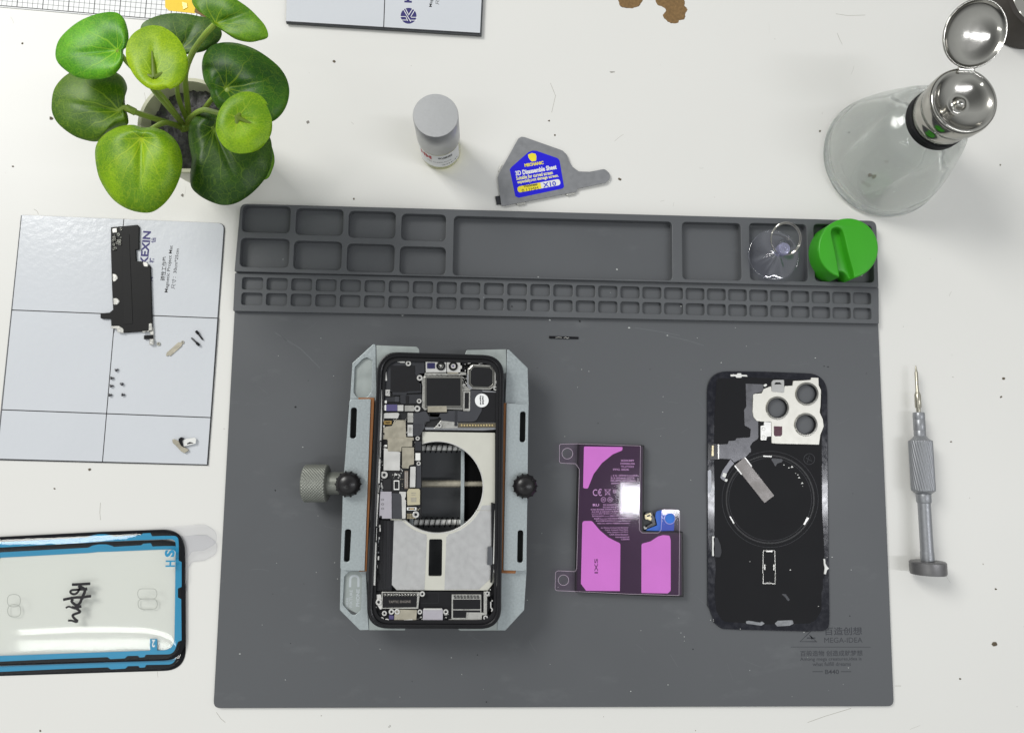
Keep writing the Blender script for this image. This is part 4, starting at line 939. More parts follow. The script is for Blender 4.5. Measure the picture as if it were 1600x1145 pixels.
# left column of connectors
P2('purple_plug', Z2, [(290, 612, 4), (405, 612, 4), (405, 680, 4), (290, 680, 4)], 31.2, PURPLE)
P2('white_clip', Z2, [(260, 622), (272, 622), (272, 615), (291, 615), (291, 676), (272, 676), (272, 668), (260, 668)], 30.9, WHT)
P2('silver_plug', Z2, [(407, 618, 3), (468, 618, 3), (468, 680, 3), (407, 680, 3)], 31.0, BRIGHT); P2('silver_plug', Z2, [(482, 624, 3), (580, 624, 3), (580, 682, 3), (482, 682, 3)], 30.9, SILVER)
P2('white_shield', Z2, [(260, 702, 5), (410, 698, 5), (425, 706), (412, 756, 5), (262, 756, 5)], 31.0, BRIGHT)
P2('gold_socket', Z2, [(262, 782, 4), (345, 782, 4), (345, 820, 4), (262, 820, 4)], 30.6, GOLD, holes=[[(280, 795), (330, 795), (330, 807), (280, 807)]]); 
P2('board_shield', Z2, [(378, 773, 6), (490, 776, 6), (495, 952), (575, 955, 8), (575, 985), (300, 985), (295, 975), (254, 975, 4), (256, 845, 8), (350, 836, 12)], 30.8, TAN)
obj('shield_holes', sum((plate([[Z2.w(p, 30.83) for p in circ(x, y, 5, 10)]], 30.78, 30.83) for x, y in ((385, 788), (478, 788), (278, 846))), []), BLK, ph)
P2('silver_plug', Z2, [(512, 700, 4), (570, 700, 4), (570, 800, 4), (512, 800, 4)], 31.0, SILVER); P2('white_shield', Z2, [(512, 822, 4), (566, 822, 4), (566, 942, 4), (512, 942, 4)], 31.0, BRIGHT)
P2('plug_window', Z2, [(522, 848, 3), (556, 848, 3), (556, 908, 3), (522, 908, 3)], 31.1, SILVER, th=.3)
P2('board_shield', Z3, [(305, 28, 6), (560, 30, 6), (560, 118), (450, 118), (445, 168, 6), (305, 165, 8)], 31.2, TAN)
P2('board_shield', Z3, [(265, 130, 4), (435, 175, 4), (430, 366, 5), (262, 364, 5)], 30.8, BRIGHT)
P2('board_shield', Z3, [(455, 123, 5), (578, 125, 5), (578, 302, 8), (530, 312, 8), (520, 346, 5), (455, 340, 5)], 31.1, TAN)
P2('black_plug', Z3, [(590, 62, 4), (655, 62, 4), (655, 160, 4), (590, 160, 4)], 31.2, DARK); P2('white_plug', Z3, [(594, 184, 3), (645, 184, 3), (645, 260, 3), (594, 260, 3)], 30.9, WHT)
P2('black_cover', Z3, [(238, 450, 4), (340, 450, 4), (340, 575, 4), (238, 575, 4)], 29.9, PCB)
P2('chip_outline', Z3, [(368, 468, 5), (426, 468, 5), (426, 568, 5), (368, 568, 5)], 30.2, WHT, th=.5, holes=[[(376, 480), (418, 480), (418, 556), (376, 556)]])
P2('board_connector', Z3, [(480, 370, 4), (518, 370, 4), (518, 556, 4), (480, 556, 4)], 30.4, M('brown_connector', (120, 108, 98), .5, var=.3, vs=1500))
obj('connector_pins', sum((strk(Z3, [(484, 385 + k*8), (496, 385 + k*8)], 3, 30.45) + strk(Z3, [(503, 385 + k*8), (514, 385 + k*8)], 3, 30.45) for k in range(20)), []), BRIGHT, ph)
P2('tall_shield', Z3, [(541, 326, 5), (596, 326, 5), (592, 540, 5), (535, 540, 5)], 31.0, BRIGHT); P2('grey_flex', Z3, [(602, 300), (652, 300), (650, 548), (602, 548)], 30.2, FLEX)
P2('metal_card', Z3, [(185, 600, 8), (220, 585, 4), (345, 586), (346, 866), (245, 866), (245, 838), (175, 836, 8), (168, 800)], 31.4, LILAC, r=3)
obj('card_slots', sum((plate([[Z3.w(p, 31.44) for p in circ(252, y, 15, 20, 10)], [Z3.w(p, 31.44) for p in circ(252, y, 11, 20, 6.5)]], 31.4, 31.44) for y in (669, 716, 762)), []), BLK, ph)
P2('black_flex', Z3, [(346, 600), (452, 606), (455, 866), (346, 866)], 30.9, FLEX); P2('white_bracket', Z3, [(425, 586, 4), (496, 588, 4), (492, 640), (482, 660), (495, 680), (490, 866, 4), (455, 868), (450, 640), (440, 610), (425, 602)], 31.1, BRIGHT)
P2('gold_chip', Z3, [(525, 556, 6), (632, 556, 6), (642, 575, 4), (640, 722, 6), (510, 728, 6), (506, 590, 6)], 31.2, M('pale_gold_chip', (196, 188, 160), .4, metal=.4, var=.05))
obj('chip_marking', strk(Z3, [(550, 600), (600, 600)], 10, 31.23) + strk(Z3, [(545, 670), (605, 670)], 45, 31.23) + strk(Z3, [(552, 620), (596, 620)], 8, 31.23), TAN, ph)
P2('gold_socket', Z3, [(505, 748, 4), (605, 748, 4), (605, 780, 4), (505, 780, 4)], 30.6, WHT, holes=[[(520, 756), (590, 756), (590, 772), (520, 772)]]); P2('gold_socket', Z3, [(535, 756), (575, 756), (575, 772), (535, 772)], 30.4, GOLD)
obj('solder_pads', sum((strk(Z3, [(505 + 16*i, 820 + 14*j), (516 + 16*i, 820 + 14*j)], 8, 29.4) for i in range(6) for j in range(4)), []), M('bright_gold2', (215, 200, 165), .3, metal=.5), ph)
P2('grey_chip', Z3, [(265, 12), (300, 12), (300, 45), (265, 45)], 30.5, DARK); P2('white_clip', Z3, [(262, 98), (298, 98), (298, 120), (262, 120)], 30.5, WHT)
rng = random.Random(3)
def clutter(name, v, x0, y0, x1, y1, n, smax, z0, mats, frac=1):
    per = {}
    for k in range(n):
        x, y = rng.uniform(x0, x1), rng.uniform(y0, y1); a = rng.uniform(.35, 1)*smax; b = rng.uniform(.35, 1)*smax
        zt = z0 + rng.uniform(.2, .9)
        per.setdefault(rng.randrange(len(mats)), []).append(plc(v, [(x-a, y-b), (x+a, y-b), (x+a, y+b), (x-a, y+b)], z0 - .3, zt, .05))
    for k, chs in per.items(): obj(name, sum(chs, []), mats[k], ph)
clutter('small_components', Z3, 355, 390, 445, 445, 26, 6, 29.4, [BRIGHT, WHT, DARK]); clutter('small_components', Z3, 245, 515, 270, 550, 5, 6, 29.9, [WHT]); clutter('small_components', Z3, 600, 735, 640, 780, 14, 6, 29.4, [TAN, DARK])
clutter('small_components', Z3, 440, 380, 475, 560, 16, 5, 29.4, [DARK, TAN, FLEX]); clutter('small_components', Z2, 500, 950, 580, 985, 8, 6, 29.8, [BRIGHT, DARK])
clutter('small_components', Z2, 1085, 310, 1130, 440, 16, 9, 30.2, [BRIGHT, CHAR, SILVER]); clutter('small_components', Z2, 1080, 160, 1135, 300, 14, 11, 29.6, [CHAR, BRIGHT, DARK]); clutter('small_components', Z2, 1240, 150, 1360, 190, 10, 11, 30, [SILVER, CHAR, BRIGHT])
clutter('small_components', Z2, 590, 800, 700, 870, 10, 12, 29.6, [DARK, CHAR, BRIGHT]); clutter('small_components', Z2, 440, 120, 640, 150, 10, 12, 30.2, [CHAR, SILVER, CHAR]); clutter('small_components', Z2, 1430, 250, 1475, 330, 8, 9, 29.5, [SILVER, CHAR])
for a_ in ((Z3, 436, 300, 480, 372, 12, 6, 29.5), (Z2, 350, 756, 500, 775, 10, 6, 29.6), (Z3, 575, 60, 592, 340, 14, 5, 29.6), (Z3, 600, 262, 655, 285, 6, 6, 29.6), (Z2, 490, 690, 512, 940, 10, 5, 29.6), (Z3, 238, 20, 262, 560, 22, 5, 29.6), (Z2, 690, 300, 1085, 312, 12, 4, 30.9), (Z4, 615, 745, 668, 890, 14, 9, 29.3), (Z4, 882, 790, 940, 895, 12, 9, 29.3), (Z4, 1300, 800, 1360, 880, 10, 9, 29.3), (Z2, 1452, 200, 1478, 470, 12, 8, 29.6), (Z3, 430, 866, 500, 890, 8, 6, 28.8)): clutter('small_components', *a_, [BRIGHT, CHAR, SILVER, DARK])
# white antenna strips with clutter along both sides
P2('side_strip', Z1, [(341, 212), (350, 212), (350, 330), (341, 560), (332, 700), (325, 940), (315, 940), (322, 760), (328, 560), (337, 400)], 31.8, BRIGHT)
P2('side_strip', Z1, [(789, 285), (794, 285), (790, 600), (784, 943), (778, 943), (783, 600)], 31.8, BRIGHT)
def sidebits(xa, xb, y0, y1, n, w_):
    chs = {0: [], 1: [], 2: []}
    for k in range(n):
        t = (k + rng.random()*.6)/n; y = y0 + (y1-y0)*t; x = xa + (xb-xa)*t + rng.uniform(-w_, w_)
        a = rng.uniform(1.5, 4); b = rng.uniform(2, 9); j = rng.choice([0, 0, 1, 2, 1])
        chs[j].append(plc(Z1, [(x-a, y-b), (x+a, y-b), (x+a, y+b), (x-a, y+b)], 29.4, 30.6 + rng.random()*.8, .06))
    for j, m in enumerate((CHAR, BRIGHT, ALU)): obj('side_contacts', sum(chs[j], []), m, ph)
sidebits(356, 331, 240, 930, 52, 6); sidebits(783, 773, 380, 900, 36, 4)
for (ya, yb, xa, xb) in ((400, 470, 346, 344), (560, 600, 340, 338), (720, 780, 331, 329)):
    P2('spring_contact', Z1, [(xa - 4, ya, 3), (xa + 4, ya, 3), (xb + 4, yb, 3), (xb - 4, yb, 3)], 32.0, CHAR, holes=[[(xa - 1.5, ya + 6), (xa + 1.5, ya + 6), (xb + 1.5, yb - 6), (xb - 1.5, yb - 6)]])
P2('side_flex', Z1, [(757, 632), (774, 636), (770, 800), (760, 930), (754, 930), (758, 800)], 30.2, CHAR); P2('side_flex', Z1, [(770, 660), (773, 660), (768, 860), (764, 860)], 30.6, WHT)
# lower end
P2('bottom_cover', Z4, [(160, 555), (1300, 560), (1340, 610), (1380, 700), (1300, 900), (1000, 905), (300, 905), (160, 780)], 29.0, CHAR, th=2)
P2('haptic_motor', Z4, [(243, 562, 6), (640, 566, 6), (622, 738, 6), (238, 736, 6)], 30.6, SILVER); P2('motor_face', Z4, [(252, 572, 4), (612, 575, 4), (606, 722, 4), (250, 728, 4)], 30.8, CHAR)
obj('motor_bumps', sum((plate([[Z4.w(p, 31.2) for p in circ(275 + 30*k, 593, 13, 12, 14)]], 30.7, 31.3, .25) for k in range(12)), []), STEEL, ph)
obj('motor_lettering', txt(Z4, 'TAPTIC ENGINE', (430, 664), 222, 25, 30.84, 0, .03), M('faint_print', (112, 106, 102), .5), ph)
P2('cover_seam', Z4, [(650, 568), (835, 568), (835, 680), (650, 680)], 29.06, BLK, th=.1, holes=[[(654, 572), (831, 572), (831, 676), (654, 676)]], bev=0)
P2('dock_plate', Z4, [(375, 800), (400, 745, 4), (610, 752, 4), (600, 890, 4), (400, 890, 4), (372, 865, 8)], 30.8, TAN); P2('dock_plate', Z4, [(672, 742, 5), (880, 742, 5), (878, 868, 4), (670, 868, 4)], 30.9, LILAC)
P2('dock_lip', Z4, [(680, 735, 4), (870, 735, 4), (870, 752), (680, 752)], 31.2, BRIGHT); P2('dock_lip', Z4, [(470, 855, 6), (560, 845, 6), (575, 872, 6), (480, 878, 6)], 31.1, BRIGHT)
P2('loudspeaker_frame', Z4, [(972, 590, 8), (1280, 590, 8), (1280, 778), (1305, 780), (1305, 560, 4), (1370, 560, 8), (1370, 605), (1340, 612), (1338, 800, 6), (1288, 806), (1282, 880, 8), (940, 886, 5), (938, 850), (970, 846)], 30.5, SILVER)
P2('loudspeaker_face', Z4, [(985, 642, 4), (1270, 642, 4), (1270, 742, 4), (985, 742, 4)], 30.8, CHAR); P2('loudspeaker_face', Z4, [(985, 755), (1270, 755), (1270, 775), (1125, 775), (1120, 832, 3), (985, 832, 4)], 30.8, CHAR)
obj('loudspeaker_bumps', sum((plate([[Z4.w(p, 31) for p in rect(992 + 34*k, 600, 1018 + 34*k, 610)]], 30.5, 30.9, .1) + plate([[Z4.w(p, 31) for p in rect(996 + 34*k, 618, 1022 + 34*k, 630)]], 30.5, 30.9, .1) for k in range(8)), []), CHAR, ph)
P2('loudspeaker_lip', Z4, [(945, 858, 10), (1045, 858, 10), (1045, 876, 8), (945, 876, 8)], 31.0, BRIGHT); P2('loudspeaker_lip', Z4, [(1145, 858, 8), (1240, 858, 8), (1240, 876, 8), (1145, 876, 8)], 31.0, BRIGHT)
P2('corner_bracket', Z4, [(190, 590, 4), (232, 590, 4), (240, 640), (245, 740), (225, 745), (190, 690)], 30.4, BRIGHT); P2('corner_cover', Z4, [(170, 760, 10), (340, 800), (360, 880, 10), (240, 870), (165, 800)], 29.8, CHAR)
P2('dark_plug', Z4, [(318, 805, 8), (368, 805, 8), (368, 850, 8), (318, 850, 8)], 30.2, PURPLE); P2('silver_plug', Z4, [(1135, 895), (1170, 895), (1170, 905), (1135, 905)], 30.2, SILVER)
clutter('small_components', Z4, 165, 590, 195, 740, 9, 8, 29.6, [BRIGHT, CHAR]); clutter('small_components', Z4, 1370, 500, 1400, 770, 12, 8, 29.8, [BRIGHT, CHAR, CHAR])
P2('corner_strip', Z4, [(1373, 665), (1385, 668), (1385, 725), (1405, 745), (1390, 770), (1382, 765), (1390, 745), (1374, 730)], 30.8, BRIGHT)
# clips near the top
P2('clip', Z2, [(388, 152), (480, 150, 6), (488, 178, 8), (440, 178), (388, 162)], 30.9, BRIGHT); P2('clip', Z2, [(274, 272), (290, 272), (300, 365, 5), (268, 365, 5)], 30.9, BRIGHT); P2('clip', Z2, [(280, 458, 4), (328, 458, 4), (328, 525), (280, 520)], 30.8, BRIGHT); P2('clip', Z2, [(272, 570), (295, 570), (295, 600), (272, 600)], 30.9, WHT)
P2('clip', Z2, [(1105, 150), (1160, 140, 8), (1172, 185, 8), (1140, 190), (1135, 165), (1105, 165)], 30.8, BRIGHT)
# screws of the housing: one mesh, copied
def screw_mesh(): return lathe([(.95, 0), (1.0, .15), (1.0, .75), (.88, .9), (.66, .9), (.60, .7), (.46, .7), (.40, .3), (.05, .25)], 20)
s0 = None
SCRM = BRIGHT
for v, lst, z in ((Z2, [(520, 185, 28), (305, 487, 20), (638, 335, 30), (632, 577, 25), (613, 655, 32), (1155, 152, 24), (1285, 165, 22), (1450, 380, 22), (1428, 445, 22), (843, 830, 25), (617, 965, 22)], 30.6),
                  (Z3, [(617, 30, 20), (627, 293, 22), (268, 412, 36), (597, 825, 34), (170, 905, 17)], 30.2),
                  (Z4, [(665, 585, 27), (210, 670, 31), (167, 803, 23), (270, 787, 25), (343, 770, 28), (403, 770, 28), (295, 870, 27), (243, 850, 22), (640, 772, 24), (910, 772, 27), (1343, 580, 22), (1325, 833, 24)], 30.6)):
    for (x, y, r) in lst:
        c = v.w((x, y), z + .9); rad = r/(v.k*K(z + .9))
        if s0 is None:
            o = obj('housing_screw', screw_mesh(), SCRM, ph, loc=(0, 0, 0)); s0 = o
            o.data.materials.append(BLK)
            for f_ in o.data.polygons:
                if f_.center.z < .00066 and math.hypot(f_.center.x, f_.center.y) < .0005: f_.material_index = 1
        else: o = s0.copy(); COL.objects.link(o); o.parent = ph
        o.location = ((c.x - ORG[ph][0])*.001, (c.y - ORG[ph][1])*.001, (z - .1 - ORG[ph][2])*.001); o.scale = (rad, rad, 1)

# ------------------------------------------------------------------ battery
BV = View(860, 680, 4.404)
bat = thing('phone_battery', 'flat L-shaped black phone battery under a clear purple film with pink adhesive patches', 'battery', (*BV.w((540, 700), BZ), BZ))
BT = 7.0
PACK = M('battery_wrap', (20, 18, 22), .35, var=.1)
obj('battery_pack', plc(BV, [(192, 56, 4), (648, 68, 4), (640, 655, 2), (914, 664, 4), (918, 1113, 5), (640, 1105), (172, 1080, 5), (180, 600)], BZ, BT, .5), PACK, bat)
obj('wrapper', plc(BV, [(205, 66, 4), (635, 78, 4), (628, 672, 2), (900, 680, 4), (902, 1098, 5), (640, 1092), (184, 1068, 5), (192, 600)], BT, BT + .06, .02), M('aubergine_wrap', (46, 24, 50), .4, var=.15, vs=60), bat)
PINK = M('pink_adhesive', (226, 150, 222), .5, var=.06, vs=35)
for P in ([(231, 76, 10), (497, 80, 6), (495, 103, 14), (430, 130), (355, 190), (298, 265), (268, 340), (258, 366, 14), (225, 364, 12)],
          [(220, 588, 20), (286, 588, 24), (340, 652), (400, 702), (450, 728), (482, 742, 20), (478, 1070, 2), (246, 1068, 4), (210, 1020, 6)],
          [(627, 745, 16), (690, 728), (740, 695), (775, 685, 10), (820, 689, 12), (828, 720, 12), (828, 1068, 16), (808, 1086, 4), (626, 1083, 4)]):
    obj('adhesive_patch', plc(BV, P, BT + .07, BT + .16, .02), PINK, bat)
z = BT + .12; SIV = M('silver_print', (225, 200, 228), .5)
B2 = View(900, 710, 6.74)
ch = (txt(B2, 'XDKM9', (540, 63), 140, 20, z, 0, .01) + txt(B2, 'F0900U06', (545, 95), 150, 20, z) + txt(B2, 'TU7333', (540, 127), 135, 20, z) + txt(B2, 'PPG 2026', (474, 157), 165, 20, z)
      + txt(B2, '-1S 4941mAh', (510, 220), 290, 18, z) + txt(B2, '523064 075', (490, 247), 250, 18, z) + txt(B2, '0UM 4760m', (495, 274), 260, 18, z) + txt(B2, '#241-1423', (480, 302), 220, 18, z)
      + txt(B2, 'C€', (225, 397), 95, 72, z, 0) + txt(B2, '日', (405, 387), 28, 36, z))
ch += strk(B2, [(300, 362), (362, 430)], 4, z) + strk(B2, [(366, 362), (304, 430)], 4, z) + strk(B2, [(305, 368), (360, 368), (352, 420), (312, 420), (305, 368)], 3, z)
for cx in (289, 358): ch += strk(B2, [(cx + 24*math.cos(k*math.pi/12), 474 + 24*math.sin(k*math.pi/12)) for k in range(25)], 4, z) + strk(B2, [(cx - 10, 474), (cx + 10, 474)], 8, z)
ch += txt(B2, 'RU', (210, 530), 65, 26, z, 0, .02)
lines = ['警告 请勿拆卸 刺穿 挤压', '禁止加热 短路 焚烧 或', '电池组 额定容量 充电限制 电压 标称', '本品 电池 请 依照 说明 产品 使用 回收', 'CAUTION 警告 不要 丢弃 3.77 Polymer Lithium', '型号电池组件 Li-ion 锂离子电池组 可充电 电池', '制造商 Sunwoda 中国 欣旺达 电子股份有限公司', '惠州市德赛电池有限公司 Huizhou Battery Co.', '9400-5221-400Wh 中国制造 Assembled', 'in China Industrial Battery', 'Cork, Ireland One Park', 'Way, Cupertino, CA 95014', 'USA Distribution', 'International Ltd', 'CE0045']
spans = [(285, 470, 528), (285, 470, 552), (155, 470, 576), (165, 480, 600), (165, 490, 622), (170, 600, 645), (190, 595, 672), (210, 575, 697), (225, 560, 722), (265, 550, 770), (305, 548, 792), (330, 548, 816), (355, 548, 840), (415, 558, 866), (475, 562, 890)]
for s, (a, b, y) in zip(lines, spans): ch += txt(B2, s, ((a + b)/2, y), b - a, 16, z, .2, .004)
obj('printed_lettering', ch, SIV, bat)
obj('code_lettering', txt(BV, 'IXS', (315, 898), 96, 24, BT + .2, 90, .01), M('plum_print', (90, 40, 90), .5), bat)
fo = [(62, 60, 16), (190, 58), (620, 72, 4), (612, 650, 12), (632, 670, 14), (745, 670, 14), (762, 650, 10), (768, 508, 14), (890, 512, 22), (885, 1100, 3), (540, 1090), (32, 1066, 18), (36, 930, 22), (170, 936, 10), (181, 915, 10), (200, 235, 20), (175, 195, 14), (62, 190, 18)]
PF = film('purple_film', (246, 228, 247), .03, .05, bump=.012, bs=60)
FZ = BT + .35
hls = [circ(117, 125, 37, 30), circ(90, 995, 36, 30), circ(822, 572, 37, 30)]
o = obj('purple_film', top_only(plc(BV, fo, FZ, FZ + .08, 0, holes=hls)), PF, bat)
EDGE = M('film_edge', (215, 195, 215), .3)
ch = []
fr = rnd(fo, 0); fr.append(fr[0])
ch += strk(BV, fr, 1.6, FZ + .1)
for h_ in hls: ch += strk(BV, h_ + [h_[0]], 1.8, FZ + .1)
obj('film_edge', ch, EDGE, bat)
obj('connector_flex', plc(BV, [(640, 560, 8), (655, 530, 6), (700, 525, 8), (715, 560), (738, 600, 10), (735, 618, 6), (665, 645, 6), (645, 655, 6), (638, 640), (700, 600), (680, 580), (650, 580)], BZ + .4, BZ + 2.2, .2), BLACK, bat)
obj('gold_connector', plc(BV, [(646, 548, 5), (690, 530, 6), (698, 548, 6), (690, 562), (700, 570), (690, 590), (672, 578), (655, 578, 5)], BZ + 2.2, BZ + 2.8, .15, holes=[[(664, 552), (684, 543), (688, 552), (668, 561)]]), BRASS, bat)
obj('white_solder', plc(BV, [(640, 628, 5), (650, 622, 5), (655, 636, 4), (664, 632, 4), (662, 645, 4), (645, 646, 5)], BZ + 2.0, BZ + 2.6, .1), WHT, bat)
BLU = M('blue_film', (28, 92, 190), .35)
obj('blue_pull_tab', plc(BV, [(728, 522, 20), (760, 514, 14), (830, 522, 20), (855, 545, 26), (850, 655, 3), (655, 660, 3), (665, 645), (735, 618, 10), (722, 560, 20)], BZ + 3.6, BZ + 3.8, 0), BLU, bat)
obj('blue_disc', plc(BV, circ(822, 572, 35, 30), BZ + 3.8, BZ + 3.9, 0), M('bright_blue', (30, 110, 205), .4), bat)

# ------------------------------------------------------------------ back glass
G6 = View(1080, 570, 5.204); dy = 1092.8
bg = thing('back_glass', 'black phone back glass lying inside up with silver camera plate and three lens holes', 'phone back', (*G6.w((620, 1060), BZ), BZ))
GT = 3.3
lens = [(703, 350), (943, 235), (935, 485)]
holes = [circ(x, y, 77, 40) for x, y in lens]
outl = [(131, 160, 110), (150, 52, 60), (280, 52), (960, 72), (1105, 78, 110), (1112, 600), (1124, 950 + dy - 1092.8 + 1092.8 - 1092.8)]
outl = [(131, 50, 175), (600, 54), (1106, 74, 170), (1112, 700), (1118, 1500), (1126, 2020), (1122, 2162, 180), (900, 2165), (400, 2153), (245, 2145, 60), (180, 2090, 10), (178, 2060, 10), (150, 1985, 10), (135, 1960, 8), (133, 1500), (130, 700)]
RIM = M('blue_black_glass', (20, 21, 31), .15, var=.15, vs=300, rv=.07, coat=.3)
obj('glass', plc(G6, outl, BZ + .1, GT, .35, holes=holes, n=10), RIM, bg)
mat_in = [(205, 130, 40), (215, 108, 20), (430, 112), (450, 100), (960, 125), (1010, 130), (1060, 170, 30), (1062, 700), (1066, 1200), (1082, 1500), (1085, 1720), (1070, 1740), (1070, 1820), (1060, 1850), (1060, 1990, 60), (1010, 2075, 50), (960, 2100), (600, 2108), (260, 2085, 60), (205, 2000, 40), (190, 1850), (200, 1650), (188, 1500), (190, 1000), (185, 700), (190, 400)]
obj('inner_film', plc(G6, mat_in, GT, GT + .12, .03, r=5, holes=holes), M('matte_black_film', (22, 22, 25), .6, var=.15, vs=40, rv=.05, spec=.25), bg)
z0 = GT + .12
def G(name, pts, h, mat, r=0, bev=.06, th=None, holes=()):
    return obj(name, plc(G6, pts, z0 + (h - th if th else 0), z0 + h, bev, r, holes), mat, bg)
G('flex_cable', [(443, 152, 4), (582, 158, 4), (592, 215), (512, 232), (500, 262, 10), (500, 415, 20), (546, 462), (546, 600, 30), (500, 630, 14), (478, 662, 20), (490, 700, 16), (440, 752), (350, 792, 8), (325, 765), (235, 762, 4), (218, 752, 4), (218, 648, 4), (298, 642, 4), (304, 618, 4), (360, 614), (365, 596, 4), (478, 588, 8), (485, 520, 14), (435, 492, 14), (430, 365, 8), (448, 340, 8)], .25, M('worn_grey_flex', (92, 92, 96), .3, metal=.35, var=.25, vs=120, rv=.12))
G('camera_plate', [(505, 235, 20), (575, 230, 10), (592, 195, 10), (650, 172, 8), (655, 210), (752, 222), (760, 172), (825, 168), (830, 130, 4), (880, 128), (972, 122), (978, 103, 4), (1035, 105, 4), (1037, 165, 10), (1056, 205, 20), (1052, 330), (1045, 385, 20), (1070, 440, 20), (1078, 500, 20), (1050, 570, 20), (1040, 648, 8), (700, 640), (655, 636, 8), (652, 462, 8), (570, 460), (535, 456, 20), (508, 425, 16), (500, 380)], .9, M('satin_silver_plate', (214, 212, 204), .42, metal=.45, var=.05, vs=300, rv=.05), holes=[circ(x, y, 84, 40) for x, y in lens], bev=.12)
G('black_gap', [(545, 462), (655, 462), (655, 615), (560, 615), (545, 560)], .3, CHAR)
for x, y in lens:
    obj('lens_ring', plate([[G6.w(p, z0 + 1.6) for p in circ(x, y, 95, 48)], [G6.w(p, z0 + 1.6) for p in circ(x, y, 80, 48)]], z0 + .5, z0 + 1.5, .35), STEEL, bg)
    obj('lens_wall', plate([[G6.w(p, z0 + 1.2) for p in circ(x, y, 83, 48)], [G6.w(p, z0 + 1.2) for p in circ(x, y, 76, 48)]], BZ + .05, z0 + 1.0, .1), BLACK, bg)
G('clear_bracket', [(655, 140, 8), (670, 122, 8), (755, 122, 6), (757, 215, 6), (745, 226, 8), (655, 215, 6)], 1.3, M('frosted_clip', (170, 170, 168), .3, metal=.3), holes=[[(678, 150), (690, 142), (720, 142), (735, 152), (735, 158), (678, 158)]])
G('silver_bracket', [(592, 462, 6), (650, 465, 6), (650, 580), (615, 584), (612, 612, 6), (565, 612, 6), (565, 495, 8), (592, 490)], .8, BRIGHT)
for y in (520, 586): obj('rivet', plate([[G6.w(p, z0 + 1) for p in circ(589, y, 15, 20)], [G6.w(p, z0 + 1) for p in circ(589, y, 9, 20)]], z0 + .75, z0 + 1.0, .1), SILVER, bg)
G('maroon_window', [(673, 498, 4), (740, 500, 4), (740, 565, 8), (728, 580, 5), (685, 580, 5), (673, 570, 5)], 1.05, M('maroon_foil', (72, 24, 44), .2, coat=.3))
G('top_clip', [(320, 78, 4), (372, 78), (378, 68, 4), (405, 68, 4), (410, 80), (452, 82, 6), (460, 96, 4), (440, 94), (412, 94), (408, 104, 6), (368, 104, 6), (360, 92), (322, 95, 4)], .6, WHT)
G('white_crumb', [(585, 165, 8), (610, 152, 8), (622, 165, 8), (600, 180, 8)], .8, WHT, bev=.2)
G('connector_block', [(135, 642), (216, 642), (216, 768), (135, 768)], .5, BLACK); G('gold_contact', [(168, 656), (184, 656), (182, 740), (166, 740)], .8, BRASS); G('silver_edge', [(216, 645), (228, 645), (228, 765), (216, 765)], .6, SILVER)
G('foil_strip', [(352, 818, 4), (432, 752, 4), (490, 826), (676, 1062, 4), (596, 1122, 4), (410, 888)], .32, M('dull_foil', (112, 108, 106), .32, metal=.35, var=.3, vs=100, rv=.1))
G('foil_edge', [(432, 752), (440, 750), (496, 822), (488, 828)], .5, BRIGHT, bev=0); G('foil_edge', [(350, 820), (357, 815), (414, 886), (406, 892)], .5, BRIGHT, bev=0)
G('curved_flex', [(320, 766), (350, 800), (315, 840, 20), (285, 890), (270, 945, 8), (236, 918, 8), (255, 860, 20)], .3, M('pale_flex', (120, 120, 126), .35, metal=.3)); G('white_tip', [(262, 875, 4), (290, 885, 4), (278, 915, 4), (252, 905, 4)], .5, WHT); G('white_tip', [(278, 925, 4), (298, 930, 4), (290, 950, 4), (272, 945, 4)], .5, WHT)
for r1, r2, h in ((362, 350, .08), (338, 335, .05), (392, 389, .05)):
    obj('coil_ring', plate([[G6.w(p, z0 + h) for p in circ(642, 1092, r1, 96)], [G6.w(p, z0 + h) for p in circ(642, 1092, r2, 96)]], z0 - .02, z0 + h, 0), M('ring_black', (14, 14, 16), .4) if r1 == 362 else DARK, bg)
for P in ([(586, 736), (655, 740), (655, 749), (586, 746)], [(312, 140 + dy), (320, 138 + dy), (352, 192 + dy), (343, 197 + dy)], [(942, 145 + dy), (958, 150 + dy), (925, 208 + dy), (911, 204 + dy)]): G('silver_sliver', P, .4, BRIGHT, bev=0)
ch = []
for P, wd in (([(586, 416 + dy), (581, 680 + dy)], 4), ([(680, 416 + dy), (686, 685 + dy)], 4), ([(586, 416 + dy), (680, 416 + dy)], 3), ([(586, 684 + dy), (686, 685 + dy)], 6), ([(610, 422 + dy), (660, 422 + dy)], 9), ([(610, 681 + dy), (655, 681 + dy)], 11), ([(598, 528 + dy), (598, 572 + dy)], 9), ([(672, 528 + dy), (672, 575 + dy)], 9), ([(584, 600 + dy), (584, 685 + dy)], 8), ([(684, 600 + dy), (684, 685 + dy)], 8)): ch += strk(G6, P, wd, z0 + .08)
obj('magnet_outline', ch, SILVER, bg)
G('side_clip', [(135, 860, 6), (150, 848, 6), (165, 862), (165, 1020), (155, 1040, 6), (135, 1040)], .6, ALU)
G('side_clip', [(172, 300 + dy, 4), (192, 300 + dy, 4), (182, 320 + dy), (186, 360 + dy), (182, 400 + dy), (186, 460 + dy, 5), (172, 460 + dy, 5)], .8, WHT); G('side_block', [(190, 305 + dy, 4), (215, 312 + dy, 4), (240, 370 + dy, 10), (248, 430 + dy, 10), (235, 470 + dy, 10), (192, 468 + dy)], .7, DARK)
G('side_clip', [(1078, 482 + dy, 3), (1090, 485 + dy), (1092, 520 + dy), (1106, 545 + dy), (1122, 560 + dy), (1104, 575 + dy), (1096, 608 + dy, 3), (1082, 606 + dy), (1088, 560 + dy), (1082, 530 + dy)], .8, WHT)
GLUE = M('dried_glue', (128, 130, 134), .35, var=.3, vs=400, bump=.5, bs=1200)
